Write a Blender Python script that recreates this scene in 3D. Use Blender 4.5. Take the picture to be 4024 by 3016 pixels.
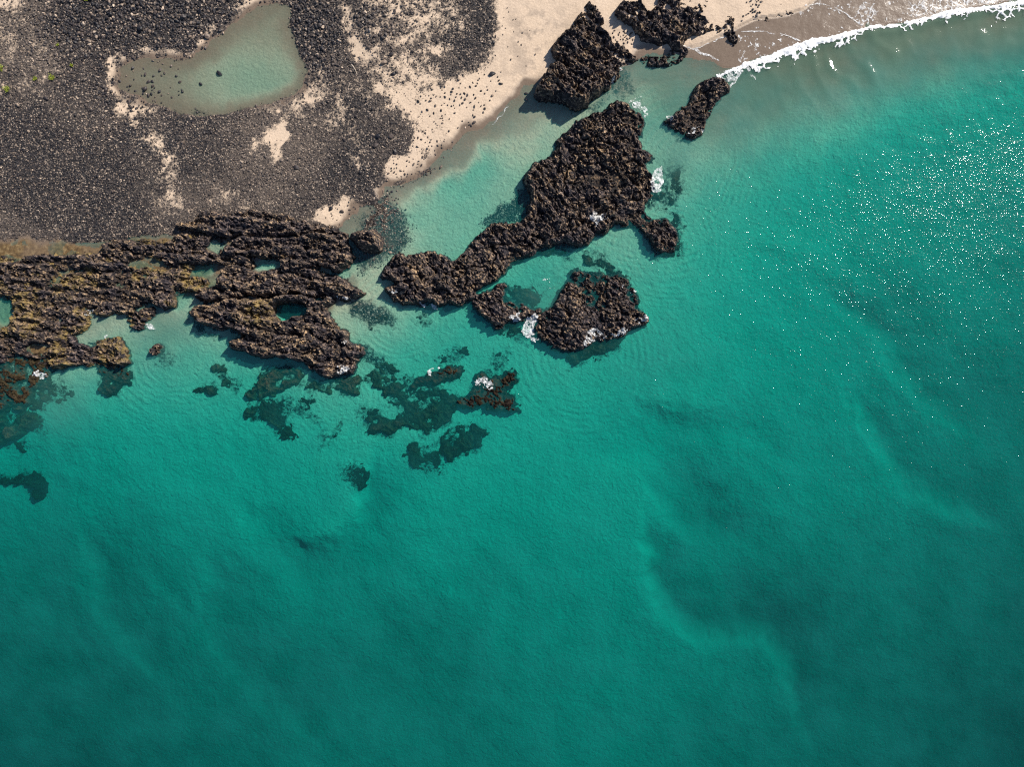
import bpy, math, random
import numpy as np
from mathutils import Vector

# ------------------------------------------------------------------ camera, sky, sun, exposure
sc = bpy.context.scene
for o in list(bpy.data.objects):
    bpy.data.objects.remove(o)
CAM_H = 120.0                     # drone height in metres
F_PX = 2680.0                     # focal length in photograph pixels (24 mm equivalent)
cam_d = bpy.data.cameras.new("camera")
cam_d.sensor_width = 36.0
cam_d.lens = 36.0 * F_PX / 4024.0
cam_d.clip_start = 1.0
cam_d.clip_end = 6000.0
cam = bpy.data.objects.new("camera", cam_d)
cam.location = (0, 0, CAM_H)
cam.rotation_euler = (0, 0, 0)
sc.collection.objects.link(cam)
sc.camera = cam

SUN_AZ, SUN_EL = math.radians(41), math.radians(39)      # azimuth measured from +X towards +Y
world = bpy.data.worlds.new("World")
sc.world = world
world.use_nodes = True
wn = world.node_tree.nodes
wl = world.node_tree.links
sky = wn.new("ShaderNodeTexSky")
sky.sky_type = 'NISHITA'
sky.sun_disc = False
sky.sun_elevation = SUN_EL
sky.sun_rotation = math.radians(90) - SUN_AZ
sky.ozone_density = 5.0
bg = wn["Background"]
bg.inputs["Strength"].default_value = 0.08
wl.new(sky.outputs[0], bg.inputs["Color"])

sun_d = bpy.data.lights.new("sun", 'SUN')
sun_d.energy = 4.8
sun_d.angle = math.radians(0.5)
sun_d.color = (1.0, 0.93, 0.83)
sun = bpy.data.objects.new("sun", sun_d)
sv = Vector((math.cos(SUN_AZ) * math.cos(SUN_EL), math.sin(SUN_AZ) * math.cos(SUN_EL), math.sin(SUN_EL)))
sun.rotation_euler = (-sv).to_track_quat('-Z', 'Y').to_euler()
sun.location = sv * 300
sc.collection.objects.link(sun)

sc.view_settings.view_transform = 'Standard'
sc.view_settings.look = 'None'
sc.view_settings.gamma = 1.0
sc.view_settings.exposure = 0.65
sc.view_settings.use_curve_mapping = False
sc.render.engine = 'CYCLES'
sc.cycles.max_bounces = 6
sc.cycles.diffuse_bounces = 2
sc.cycles.glossy_bounces = 2
sc.cycles.transmission_bounces = 4
sc.cycles.transparent_max_bounces = 16
sc.cycles.volume_bounces = 0
sc.cycles.caustics_reflective = False
sc.cycles.caustics_refractive = False
sc.cycles.sample_clamp_indirect = 4.0
sc.cycles.use_denoising = False
sc.cycles.filter_width = 1.2

rng = np.random.default_rng(7)
random.seed(7)
K = CAM_H / F_PX
R = math.radians


def W(pts, z=0.0):
    """photograph pixels -> metres on the level z"""
    a = np.asarray(pts, float)
    s = (CAM_H - z) / F_PX
    return np.stack([(a[..., 0] - 2012.0) * s, (1508.0 - a[..., 1]) * s], -1)


# ------------------------------------------------------------------ noise and distance helpers
def h2(ix, iy, seed):
    n = (ix.astype(np.int64) * 374761393 + iy.astype(np.int64) * 668265263 + seed * 1442695041) & 0xFFFFFFFF
    n = ((n ^ (n >> 13)) * 1274126177) & 0xFFFFFFFF
    n = ((n ^ (n >> 16)) * 2246822519) & 0xFFFFFFFF
    return ((n ^ (n >> 15)) & 0xFFFFFF) / float(0x1000000)


def vnoise(x, y, seed=0):
    ix, iy = np.floor(x), np.floor(y)
    fx, fy = x - ix, y - iy
    fx = fx * fx * fx * (fx * (fx * 6 - 15) + 10)
    fy = fy * fy * fy * (fy * (fy * 6 - 15) + 10)
    a = h2(ix, iy, seed); b = h2(ix + 1, iy, seed)
    c = h2(ix, iy + 1, seed); d = h2(ix + 1, iy + 1, seed)
    return (a + (b - a) * fx) * (1 - fy) + (c + (d - c) * fx) * fy


def fbm(x, y, octv=4, seed=0, gain=0.5):
    """about -1 .. 1"""
    s = np.zeros_like(x, dtype=float); a = 1.0; t = 0.0
    for i in range(octv):
        ang = 0.6 * i
        xr = x * math.cos(ang) - y * math.sin(ang) + 17.3 * i
        yr = x * math.sin(ang) + y * math.cos(ang) - 9.1 * i
        s += a * (vnoise(xr, yr, seed + i) * 2 - 1); t += a
        x = x * 2.03; y = y * 2.03; a *= gain
    return s / t * 1.5


def worley(x, y, seed=0):
    ix, iy = np.floor(x), np.floor(y)
    f1 = np.full(x.shape, 9.0); f2 = np.full(x.shape, 9.0); idv = np.zeros(x.shape)
    for dx in (-1, 0, 1):
        for dy in (-1, 0, 1):
            cx, cy = ix + dx, iy + dy
            px = cx + h2(cx, cy, seed); py = cy + h2(cx, cy, seed + 77)
            d = np.hypot(x - px, y - py)
            m = d < f1
            f2 = np.where(m, f1, np.minimum(f2, d))
            idv = np.where(m, h2(cx, cy, seed + 5), idv)
            f1 = np.where(m, d, f1)
    return f1, f2, idv


def sm(a, b, x):
    t = np.clip((x - a) / (b - a), 0, 1)
    return t * t * (3 - 2 * t)


def smooth_poly(p, n=3):
    p = np.asarray(p, float)
    out = []
    m = len(p)
    for i in range(m):
        p0, p1, p2, p3 = p[i - 1], p[i], p[(i + 1) % m], p[(i + 2) % m]
        for k in range(n):
            t = k / n
            out.append(0.5 * (2 * p1 + (p2 - p0) * t + (2 * p0 - 5 * p1 + 4 * p2 - p3) * t * t + (3 * p1 - p0 - 3 * p2 + p3) * t ** 3))
    return np.array(out)


def smooth_line(p, n=6):
    p = np.asarray(p, float)
    q = np.vstack([2 * p[0] - p[1], p, 2 * p[-1] - p[-2]])
    out = []
    for i in range(1, len(q) - 2):
        p0, p1, p2, p3 = q[i - 1], q[i], q[i + 1], q[i + 2]
        for k in range(n):
            t = k / n
            out.append(0.5 * (2 * p1 + (p2 - p0) * t + (2 * p0 - 5 * p1 + 4 * p2 - p3) * t * t + (3 * p1 - p0 - 3 * p2 + p3) * t ** 3))
    out.append(q[-2])
    return np.array(out)


def sdf(x, y, poly):
    """signed distance, positive inside"""
    shp = x.shape
    x = x.ravel(); y = y.ravel()
    d = np.full(x.shape, 1e9)
    ins = np.zeros(x.shape, bool)
    m = len(poly)
    for i in range(m):
        ax, ay = poly[i]; bx, by = poly[(i + 1) % m]
        ex, ey = bx - ax, by - ay
        L = ex * ex + ey * ey + 1e-12
        t = np.clip(((x - ax) * ex + (y - ay) * ey) / L, 0, 1)
        d = np.minimum(d, (x - ax - t * ex) ** 2 + (y - ay - t * ey) ** 2)
        c = (ay > y) != (by > y)
        if abs(ey) > 1e-12:
            ins ^= c & (x < ex * (y - ay) / ey + ax)
    d = np.sqrt(d)
    return np.where(ins, d, -d).reshape(shp)


def sdf_far(x, y, poly, pad):
    """sdf worked out only near the polygon's box; -pad elsewhere"""
    out = np.full(x.shape, -float(pad))
    lo = poly.min(0) - pad; hi = poly.max(0) + pad
    m = (x > lo[0]) & (x < hi[0]) & (y > lo[1]) & (y < hi[1])
    if m.any():
        out[m] = np.maximum(sdf(x[m], y[m], poly), -pad)
    return out


def line_side(x, y, line):
    """distance, signed side (+ = left of travel) and run 0..1 along the line"""
    d = np.full(x.shape, 1e9); sd = np.zeros(x.shape); run = np.zeros(x.shape)
    m = len(line)
    for i in range(m - 1):
        ax, ay = line[i]; bx, by = line[i + 1]
        ex, ey = bx - ax, by - ay
        L = ex * ex + ey * ey + 1e-12
        tt = ((x - ax) * ex + (y - ay) * ey) / L
        t = np.clip(tt, 0, 1)
        dd = np.hypot(x - ax - t * ex, y - ay - t * ey)
        mk = dd < d
        d = np.where(mk, dd, d)
        sd = np.where(mk, np.sign(ex * (y - ay) - ey * (x - ax)), sd)
        run = np.where(mk, (i + t) / (m - 1), run)
    return d, sd, run


# ------------------------------------------------------------------ object helpers
def tag(o, label=None, cat=None, group=None, kind=None):
    if label: o["label"] = label
    if cat: o["category"] = cat
    if group: o["group"] = group
    if kind: o["kind"] = kind
    return o


def mesh_from(name, verts, faces, mat, attrs=None, smooth=True):
    """verts (N,3) and quads or triangles (M,k) as arrays"""
    me = bpy.data.meshes.new(name)
    verts = np.asarray(verts, np.float32); faces = np.asarray(faces, np.int32)
    k = faces.shape[1]
    me.vertices.add(len(verts)); me.vertices.foreach_set("co", verts.ravel())
    me.loops.add(faces.size); me.loops.foreach_set("vertex_index", faces.ravel())
    me.polygons.add(len(faces))
    me.polygons.foreach_set("loop_start", np.arange(0, faces.size, k, dtype=np.int32))
    me.polygons.foreach_set("loop_total", np.full(len(faces), k, np.int32))
    me.polygons.foreach_set("use_smooth", np.full(len(faces), smooth, bool))
    if mat: me.materials.append(mat)
    for an, av in (attrs or {}).items():
        a = me.attributes.new(an, 'FLOAT', 'POINT')
        a.data.foreach_set("value", np.asarray(av, np.float32).ravel())
    me.update()
    me.validate()
    return me


def link(name, me, parent=None):
    o = bpy.data.objects.new(name, me)
    sc.collection.objects.link(o)
    if parent: o.parent = parent
    return o


def grid_faces(keep):
    """faces of a (ny,nx) vertex grid where keep (ny-1,nx-1), with used vertices compacted"""
    ny, nx = keep.shape[0] + 1, keep.shape[1] + 1
    j, i = np.nonzero(keep)
    a = j * nx + i
    f = np.stack([a, a + 1, a + nx + 1, a + nx], 1)
    used = np.zeros(nx * ny, bool); used[f.ravel()] = True
    idx = np.cumsum(used) - 1
    return idx[f], used


# ------------------------------------------------------------------ materials
def new_mat(name):
    m = bpy.data.materials.new(name)
    m.use_nodes = True
    nt = m.node_tree
    for n in list(nt.nodes):
        nt.nodes.remove(n)
    return m, nt, nt.nodes, nt.links


def N(nt, t, **kw):
    n = nt.nodes.new(t)
    for k, v in kw.items():
        if k in n.inputs:
            n.inputs[k].default_value = v
        else:
            setattr(n, k, v)
    return n


def mixc(nt, fac, a, b, mode='MIX'):
    n = nt.nodes.new("ShaderNodeMix"); n.data_type = 'RGBA'; n.blend_type = mode
    for sock, v in ((n.inputs[0], fac), (n.inputs[6], a), (n.inputs[7], b)):
        if hasattr(v, "node"): nt.links.new(v, sock)
        elif isinstance(v, (tuple, list)): sock.default_value = (*v[:3], 1)
        else: sock.default_value = v
    return n.outputs[2]


def math_n(nt, op, a, b=None):
    n = nt.nodes.new("ShaderNodeMath"); n.operation = op
    for i, v in enumerate((a, b)):
        if v is None: continue
        if hasattr(v, "node"): nt.links.new(v, n.inputs[i])
        else: n.inputs[i].default_value = v
    return n.outputs[0]


def ramp(nt, fac, stops):
    n = nt.nodes.new("ShaderNodeValToRGB")
    els = n.color_ramp.elements
    while len(els) < len(stops): els.new(0.5)
    for e, (p, c) in zip(els, stops):
        e.position = p; e.color = (*c, 1)
    nt.links.new(fac, n.inputs[0])
    return n.outputs[0]


def noise(nt, vec, scale, detail=4.0, rough=0.6, dist=0.0):
    n = N(nt, "ShaderNodeTexNoise", Scale=scale, Detail=detail, Roughness=rough, Distortion=dist)
    nt.links.new(vec, n.inputs["Vector"])
    return n.outputs[0]


def attr(nt, name):
    n = nt.nodes.new("ShaderNodeAttribute"); n.attribute_name = name
    return n.outputs["Fac"]


def make_ground_mat():
    m, nt, nodes, links = new_mat("sand_and_grit")
    geo = N(nt, "ShaderNodeNewGeometry"); pos = geo.outputs["Position"]
    wet, grav, weed, sub = attr(nt, "wet"), attr(nt, "gravel"), attr(nt, "weed"), attr(nt, "sub")
    big = noise(nt, pos, 0.22, 5)
    fine = noise(nt, pos, 4.0, 6, 0.75)
    dry = mixc(nt, big, (0.60, 0.47, 0.35), (0.50, 0.385, 0.275))
    grain = ramp(nt, fine, [(0.3, (0.72, 0.70, 0.68)), (0.7, (1.1, 1.1, 1.1))])
    dry = mixc(nt, 1.0, dry, grain, 'MULTIPLY')
    wetc = mixc(nt, big, (0.185, 0.138, 0.100), (0.145, 0.108, 0.078))
    wetc = mixc(nt, 1.0, wetc, grain, 'MULTIPLY')
    subc = mixc(nt, big, (0.47, 0.39, 0.275), (0.37, 0.305, 0.215))
    subc = mixc(nt, 1.0, subc, grain, 'MULTIPLY')
    col = mixc(nt, wet, dry, wetc)
    col = mixc(nt, sub, col, subc)
    vo = N(nt, "ShaderNodeTexVoronoi", Scale=5.0); links.new(pos, vo.inputs["Vector"])
    sep = N(nt, "ShaderNodeSeparateColor"); links.new(vo.outputs["Color"], sep.inputs[0])
    gcol = ramp(nt, sep.outputs[0], [(0.0, (0.007, 0.0065, 0.009)), (0.6, (0.017, 0.015, 0.016)), (0.82, (0.075, 0.06, 0.05)), (1.0, (0.34, 0.27, 0.21))])
    gcol = mixc(nt, math_n(nt, 'MULTIPLY', attr(nt, "dust"), 0.32), gcol, (0.24, 0.185, 0.14))
    gm = math_n(nt, 'MULTIPLY', grav, 1.0)
    gn = noise(nt, pos, 1.6, 5, 0.7)
    gm = math_n(nt, 'ADD', gm, math_n(nt, 'MULTIPLY', math_n(nt, 'SUBTRACT', gn, 0.5), 1.3))
    gmask = ramp(nt, gm, [(0.36, (0, 0, 0)), (0.66, (1, 1, 1))])
    col = mixc(nt, gmask, col, gcol)
    wcol = ramp(nt, noise(nt, pos, 1.3, 6, 0.7), [(0.3, (0.035, 0.026, 0.014)), (0.5, (0.12, 0.075, 0.03)), (0.7, (0.26, 0.19, 0.095))])
    col = mixc(nt, weed, col, wcol)
    b = N(nt, "ShaderNodeBsdfPrincipled")
    links.new(col, b.inputs["Base Color"])
    rr = N(nt, "ShaderNodeMapRange"); rr.inputs["To Min"].default_value = 0.9; rr.inputs["To Max"].default_value = 0.16
    links.new(math_n(nt, 'MULTIPLY', wet, math_n(nt, 'SUBTRACT', 1.0, gmask)), rr.inputs["Value"])
    links.new(rr.outputs[0], b.inputs["Roughness"])
    links.new(math_n(nt, 'MULTIPLY', math_n(nt, 'SUBTRACT', 1.0, attr(nt, "under")), 0.4), b.inputs["Specular IOR Level"])
    # sand ripples, running across the slope
    mp = N(nt, "ShaderNodeMapping"); mp.inputs["Rotation"].default_value = (0, 0, math.radians(-72))
    links.new(pos, mp.inputs["Vector"])
    wv = N(nt, "ShaderNodeTexWave", Scale=0.55, Distortion=7.0, Detail=3.0); wv.inputs["Detail Scale"].default_value = 0.6
    links.new(mp.outputs[0], wv.inputs["Vector"])
    nb = noise(nt, pos, 2.2, 5, 0.7)
    hh = math_n(nt, 'ADD', math_n(nt, 'MULTIPLY', wv.outputs["Fac"], 0.07), nb)
    hh = math_n(nt, 'ADD', hh, math_n(nt, 'MULTIPLY', noise(nt, pos, 1.25, 3, 0.55, 0.6), math_n(nt, 'MULTIPLY', sub, 3.6)))
    vb = math_n(nt, 'MULTIPLY', math_n(nt, 'SUBTRACT', 0.6, vo.outputs["Distance"]), gmask)
    hh = math_n(nt, 'ADD', hh, math_n(nt, 'MULTIPLY', vb, 1.6))
    bp = N(nt, "ShaderNodeBump", Strength=0.6, Distance=0.12)
    film = math_n(nt, 'MULTIPLY', wet, math_n(nt, 'SUBTRACT', 1.0, attr(nt, "under")))
    hh = math_n(nt, 'MULTIPLY', hh, math_n(nt, 'SUBTRACT', 1.0, math_n(nt, 'MULTIPLY', film, 0.72)))
    links.new(hh, bp.inputs["Height"]); links.new(bp.outputs[0], b.inputs["Normal"])
    o = N(nt, "ShaderNodeOutputMaterial"); links.new(b.outputs[0], o.inputs[0])
    return m


def make_rock_mat(name, dark, mid, light, algae=(0.26, 0.18, 0.055), rough=0.75, spec=0.35):
    m, nt, nodes, links = new_mat(name)
    pos = N(nt, "ShaderNodeNewGeometry").outputs["Position"]
    vo = N(nt, "ShaderNodeTexVoronoi", Scale=2.6); links.new(pos, vo.inputs["Vector"])
    sep = N(nt, "ShaderNodeSeparateColor"); links.new(vo.outputs["Color"], sep.inputs[0])
    n1 = noise(nt, pos, 3.0, 6, 0.75)
    mpr = N(nt, "ShaderNodeMapping"); mpr.inputs["Rotation"].default_value = (0, 0, R(20)); mpr.inputs["Scale"].default_value = (0.7, 1.5, 1.0)
    links.new(pos, mpr.inputs["Vector"])
    n2 = noise(nt, mpr.outputs[0], 5.0, 4, 0.8)
    f = math_n(nt, 'ADD', math_n(nt, 'MULTIPLY', sep.outputs[0], 0.22), math_n(nt, 'ADD', math_n(nt, 'MULTIPLY', n1, 0.45), math_n(nt, 'MULTIPLY', n2, 0.48)))
    col = ramp(nt, f, [(0.40, dark), (0.60, mid), (0.77, light)])
    patch = noise(nt, pos, 0.35, 5, 0.65)
    tint = ramp(nt, patch, [(0.36, (0.60, 0.58, 0.74)), (0.64, (1.55, 1.35, 1.05))])
    col = mixc(nt, 1.0, col, tint, 'MULTIPLY')
    sz = N(nt, "ShaderNodeSeparateXYZ"); links.new(pos, sz.inputs[0])
    zz = math_n(nt, 'ADD', sz.outputs[2], math_n(nt, 'MULTIPLY', patch, -0.5))
    wetb = ramp(nt, zz, [(0.0, (0.42, 0.40, 0.40)), (0.30, (1, 1, 1))])      # rock below the splash line is wet and dark
    col = mixc(nt, 1.0, col, wetb, 'MULTIPLY')
    am = math_n(nt, 'MULTIPLY', attr(nt, "algae"), ramp(nt, noise(nt, pos, 0.9, 5, 0.7), [(0.45, (0, 0, 0)), (0.6, (1, 1, 1))]))
    col = mixc(nt, am, col, algae)
    b = N(nt, "ShaderNodeBsdfPrincipled", Roughness=rough)
    b.inputs["Specular IOR Level"].default_value = spec
    links.new(col, b.inputs["Base Color"])
    hb = math_n(nt, 'ADD', n1, math_n(nt, 'MULTIPLY', n2, 0.7))
    bp = N(nt, "ShaderNodeBump", Strength=0.8, Distance=0.2)
    links.new(hb, bp.inputs["Height"]); links.new(bp.outputs[0], b.inputs["Normal"])
    o = N(nt, "ShaderNodeOutputMaterial"); links.new(b.outputs[0], o.inputs[0])
    return m


def make_stone_mat(name):
    m, nt, nodes, links = new_mat(name)
    oi = N(nt, "ShaderNodeObjectInfo")
    pos = N(nt, "ShaderNodeNewGeometry").outputs["Position"]
    c = ramp(nt, oi.outputs["Random"], [(0.0, (0.006, 0.0055, 0.009)), (0.5, (0.016, 0.0125, 0.0145)), (0.80, (0.058, 0.043, 0.037)), (0.94, (0.20, 0.15, 0.112)), (1.0, (0.48, 0.38, 0.29))])
    g = ramp(nt, noise(nt, pos, 5.0, 4, 0.7), [(0.3, (0.7, 0.7, 0.7)), (0.7, (1.25, 1.2, 1.15))])
    c = mixc(nt, 1.0, c, g, 'MULTIPLY')
    da = nt.nodes.new("ShaderNodeAttribute"); da.attribute_name = "dust"; da.attribute_type = 'INSTANCER'
    c = mixc(nt, math_n(nt, 'MULTIPLY', da.outputs["Fac"], math_n(nt, 'MULTIPLY', noise(nt, pos, 1.5, 3, 0.7), 0.5)), c, (0.26, 0.20, 0.155))
    b = N(nt, "ShaderNodeBsdfPrincipled", Roughness=0.6)
    links.new(c, b.inputs["Base Color"])
    o = N(nt, "ShaderNodeOutputMaterial"); links.new(b.outputs[0], o.inputs[0])
    return m


def make_water_mat(name, bump_scale=1.0, rough=0.05):
    m, nt, nodes, links = new_mat(name)
    pos = N(nt, "ShaderNodeNewGeometry").outputs["Position"]
    turb = attr(nt, "turbid")
    mp = N(nt, "ShaderNodeMapping"); mp.inputs["Rotation"].default_value = (0, 0, math.radians(-8)); mp.inputs["Scale"].default_value = (0.55, 1.35, 1.0)
    links.new(pos, mp.inputs["Vector"])
    na = noise(nt, mp.outputs[0], 2.3 * bump_scale, 3, 0.6, 0.4)
    nb = noise(nt, mp.outputs[0], 5.5 * bump_scale, 3, 0.6)
    hh = math_n(nt, 'ADD', na, math_n(nt, 'MULTIPLY', nb, 0.45))
    bp = N(nt, "ShaderNodeBump", Strength=1.0, Distance=0.064)
    links.new(math_n(nt, 'MULTIPLY', hh, attr(nt, "chop")), bp.inputs["Height"])
    tr = N(nt, "ShaderNodeBsdfTransparent")
    df = N(nt, "ShaderNodeBsdfDiffuse")
    sed = attr(nt, "sediment")
    links.new(mixc(nt, sed, (0.015, 0.23, 0.215), (0.105, 0.145, 0.095)), df.inputs["Color"])
    links.new(bp.outputs[0], df.inputs["Normal"])
    gl = N(nt, "ShaderNodeBsdfGlossy", Roughness=rough)
    links.new(bp.outputs[0], gl.inputs["Normal"])
    # Schlick reflectance, the same from above and below the surface
    geo2 = N(nt, "ShaderNodeNewGeometry")
    dt = N(nt, "ShaderNodeVectorMath", operation='DOT_PRODUCT'); links.new(geo2.outputs["Incoming"], dt.inputs[0]); links.new(bp.outputs[0], dt.inputs[1])
    cosv = math_n(nt, 'ABSOLUTE', dt.outputs["Value"])
    fr5 = math_n(nt, 'POWER', math_n(nt, 'SUBTRACT', 1.0, cosv), 5.0)
    frs = math_n(nt, 'ADD', math_n(nt, 'MULTIPLY', fr5, 0.98), 0.02)
    m1 = N(nt, "ShaderNodeMixShader"); links.new(turb, m1.inputs[0]); links.new(tr.outputs[0], m1.inputs[1]); links.new(df.outputs[0], m1.inputs[2])
    m2 = N(nt, "ShaderNodeMixShader"); links.new(frs, m2.inputs[0]); links.new(m1.outputs[0], m2.inputs[1]); links.new(gl.outputs[0], m2.inputs[2])
    va = N(nt, "ShaderNodeVolumeAbsorption", Density=0.96)
    va.inputs["Color"].default_value = (0.0, 0.897, 0.906, 1)
    o = N(nt, "ShaderNodeOutputMaterial")
    links.new(m2.outputs[0], o.inputs["Surface"]); links.new(va.outputs[0], o.inputs["Volume"])
    return m


def make_foam_mat(name="white_foam", thin=(0.38, 0.62)):
    m, nt, nodes, links = new_mat(name)
    pos = N(nt, "ShaderNodeNewGeometry").outputs["Position"]
    c = ramp(nt, noise(nt, pos, 3.0, 4, 0.7), [(0.3, (0.66, 0.68, 0.68)), (0.6, (0.86, 0.86, 0.85))])
    b = N(nt, "ShaderNodeBsdfPrincipled", Roughness=0.6)
    links.new(c, b.inputs["Base Color"])
    bp = N(nt, "ShaderNodeBump", Strength=0.7, Distance=0.12)
    links.new(noise(nt, pos, 4.0, 4, 0.7), bp.inputs["Height"]); links.new(bp.outputs[0], b.inputs["Normal"])
    holes = ramp(nt, noise(nt, pos, 2.3, 6, 0.75, 0.5), [(thin[0], (0.12, 0.12, 0.12)), (thin[1], (1, 1, 1))])
    tr = N(nt, "ShaderNodeBsdfTransparent")
    mx = N(nt, "ShaderNodeMixShader"); links.new(holes, mx.inputs[0]); links.new(tr.outputs[0], mx.inputs[1]); links.new(b.outputs[0], mx.inputs[2])
    o = N(nt, "ShaderNodeOutputMaterial"); links.new(mx.outputs[0], o.inputs[0])
    return m


def make_plain(name, col, rough=0.6, var=0.3):
    m, nt, nodes, links = new_mat(name)
    pos = N(nt, "ShaderNodeNewGeometry").outputs["Position"]
    g = ramp(nt, noise(nt, pos, 6.0, 3), [(0.3, tuple(c * (1 - var) for c in col)), (0.7, tuple(c * (1 + var) for c in col))])
    b = N(nt, "ShaderNodeBsdfPrincipled", Roughness=rough)
    links.new(g, b.inputs["Base Color"])
    o = N(nt, "ShaderNodeOutputMaterial"); links.new(b.outputs[0], o.inputs[0])
    return m


MAT_GROUND = make_ground_mat()
MAT_ROCK = make_rock_mat("dark_volcanic_rock", (0.0065, 0.006, 0.009), (0.029, 0.024, 0.026), (0.43, 0.335, 0.235))
MAT_REEF = make_rock_mat("weedy_reef_rock", (0.012, 0.010, 0.007), (0.04, 0.032, 0.02), (0.11, 0.085, 0.05), algae=(0.062, 0.048, 0.024), rough=0.9, spec=0.1)
MAT_STONE = make_stone_mat("beach_cobble")
MAT_SEA = make_water_mat("sea_water")
MAT_LAGOON = make_water_mat("lagoon_water", 1.6, 0.1)
MAT_FOAM = make_foam_mat("wave_foam", (0.28, 0.50))
MAT_THIN = make_foam_mat("thin_foam", (0.42, 0.66))
MAT_LEAF = make_plain("shrub_leaf", (0.22, 0.26, 0.015), 0.6, 0.45)
MAT_STEM = make_plain("shrub_stem", (0.10, 0.07, 0.04), 0.8)
MAT_LOG = make_plain("driftwood", (0.38, 0.31, 0.24), 0.8)

# ------------------------------------------------------------------ the lie of the land
LAND = W([(4300, -90), (4024, 2), (3900, 26), (3800, 48), (3650, 84), (3450, 118), (3330, 142), (3200, 182), (3000, 236), (2930, 258), (2880, 262),
          (2800, 246), (2760, 236), (2690, 218), (2560, 214), (2500, 235), (2420, 262), (2330, 300), (2200, 300), (2125, 325), (2060, 340), (2012, 398), (1954, 466),
          (1905, 505), (1850, 522), (1800, 560), (1742, 597), (1724, 629), (1669, 669), (1600, 720), (1540, 742), (1506, 740), (1512, 770), (1480, 800),
          (1410, 812), (1402, 845), (1362, 868), (1344, 892), (1300, 930), (1150, 945), (1000, 945), (800, 930), (600, 925), (420, 935),
          (280, 945), (120, 935), (0, 928), (-500, 930), (-6000, 930), (-6000, -6000), (4300, -6000)])
LAGOON = smooth_poly(W([(470, 300), (490, 250), (560, 222), (650, 232), (740, 225), (830, 175), (900, 112), (965, 62), (1000, 38), (1050, 18), (1120, 28),
                        (1142, 90), (1165, 150), (1192, 215), (1208, 262), (1205, 300), (1180, 345), (1120, 388), (1050, 415), (980, 432),
                        (900, 446), (800, 450), (700, 440), (620, 420), (560, 395), (480, 350)]))
SHELF = W([(-600, 935), (0, 945), (280, 950), (420, 940), (800, 930), (1100, 930), (1340, 900), (1370, 960), (1400, 1060), (1430, 1150), (1330, 1200),
           (1300, 1250), (1200, 1350), (1000, 1340), (860, 1200), (760, 1180), (690, 1190), (600, 1230), (500, 1210), (360, 1230), (320, 1300),
           (280, 1330), (330, 1380), (200, 1420), (60, 1400), (-600, 1420)])
FLAT = W([(-600, 930), (0, 930), (150, 935), (290, 945), (300, 985), (200, 1012), (60, 1025), (-600, 1040)])
DEPTH = [(100, 980, .05), (400, 1000, .05), (700, 1010, .05), (1000, 1000, .06), (1250, 1000, .06), (100, 1220, .12), (400, 1150, .06), (900, 1130, .06), (720, 1110, .1), (200, 1320, .1), (1100, 1300, .3), (-100, 1000, .05), (-100, 1250, .1),
         (1900, 570, .12), (1800, 650, .22), (2100, 520, .3), (1700, 760, .55), (1650, 850, .8), (1800, 880, .85), (1950, 780, .7), (1750, 960, .75),
         (1560, 900, .3), (1450, 850, .12), (2300, 470, .38), (2200, 560, .5), (2100, 640, .6), (1900, 700, .62), (2000, 600, .4),
         (2600, 330, .14), (2480, 350, .2), (2700, 280, .08), (2600, 430, .6), (2620, 560, .55), (2700, 640, .6), (2850, 480, .35), (2950, 350, .48), (3000, 300, .42),
         (3200, 270, .46), (3500, 200, .46), (3800, 140, .3), (4000, 90, .32), (3000, 480, .6), (3300, 400, .5), (3600, 310, .62), (3900, 250, .8),
         (3000, 620, 1.0), (3300, 540, 1.05), (3600, 440, 1.3), (4000, 380, 1.6), (2760, 700, .8), (2800, 850, 1.15), (3000, 880, 1.5), (3300, 800, 1.9),
         (3700, 700, 2.3), (4000, 700, 2.8), (2800, 1000, 1.35), (2650, 1150, 1.3), (3000, 1100, 1.7), (3300, 1050, 2.2), (3700, 1100, 2.8), (4000, 1100, 3.3),
         (2700, 1350, 1.6), (2900, 1350, 2.0), (3300, 1400, 2.7), (3700, 1500, 3.1), (4000, 1500, 4.0), (2400, 1550, 1.6), (2150, 1450, 1.35), (2000, 1700, 1.7), (1600, 1950, 1.9),
         (1200, 1850, 1.8), (800, 1650, 1.5), (400, 1680, 1.6), (100, 1850, 2.6), (0, 2100, 3.6), (500, 2000, 2.5), (1000, 2050, 2.6), (1400, 2150, 2.3),
         (2000, 2100, 2.6), (2400, 1900, 2.2), (2900, 1800, 2.5), (3400, 1900, 2.9), (3900, 2000, 4.3), (0, 2500, 5.0), (500, 2500, 4.3), (1000, 2500, 4.1),
         (1500, 2500, 4.4), (2000, 2400, 3.4), (2500, 2300, 2.9), (3000, 2400, 4.0), (3500, 2400, 4.6), (4000, 2500, 5.8), (0, 3000, 6.4), (600, 3000, 5.6),
         (1200, 3000, 4.9), (1800, 3000, 5.0), (2400, 3000, 4.5), (3000, 3000, 5.2), (3500, 3000, 6.0), (4000, 3000, 7.2),
         (700, 1350, .75), (640, 1260, .2), (590, 1420, .9), (850, 1450, 1.0), (700, 1520, 1.2), (1000, 1500, 1.2), (420, 1600, 1.3), (200, 1550, .9),
         (1650, 1300, .95), (1500, 1250, .5), (1420, 1120, .25), (1440, 1010, .2), (1600, 1400, 1.2), (1800, 1350, 1.3), (1900, 1360, 1.3), (1500, 1450, 1.1),
         (2130, 1090, 1.15), (2400, 990, .95), (2500, 950, .8), (1300, 1620, 1.2), (1650, 1620, 1.3), (1400, 1750, 1.5)]
_dp = np.array(DEPTH)
_dp[:, 2] *= 0.58 + 0.47 * np.clip((_dp[:, 2] - 0.5) / 1.2, 0, 1)
_dp[:, 2] *= np.where((_dp[:, 0] > 1380) & (_dp[:, 0] < 2420) & (_dp[:, 1] < 1000), 0.72, 1.0)
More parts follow.
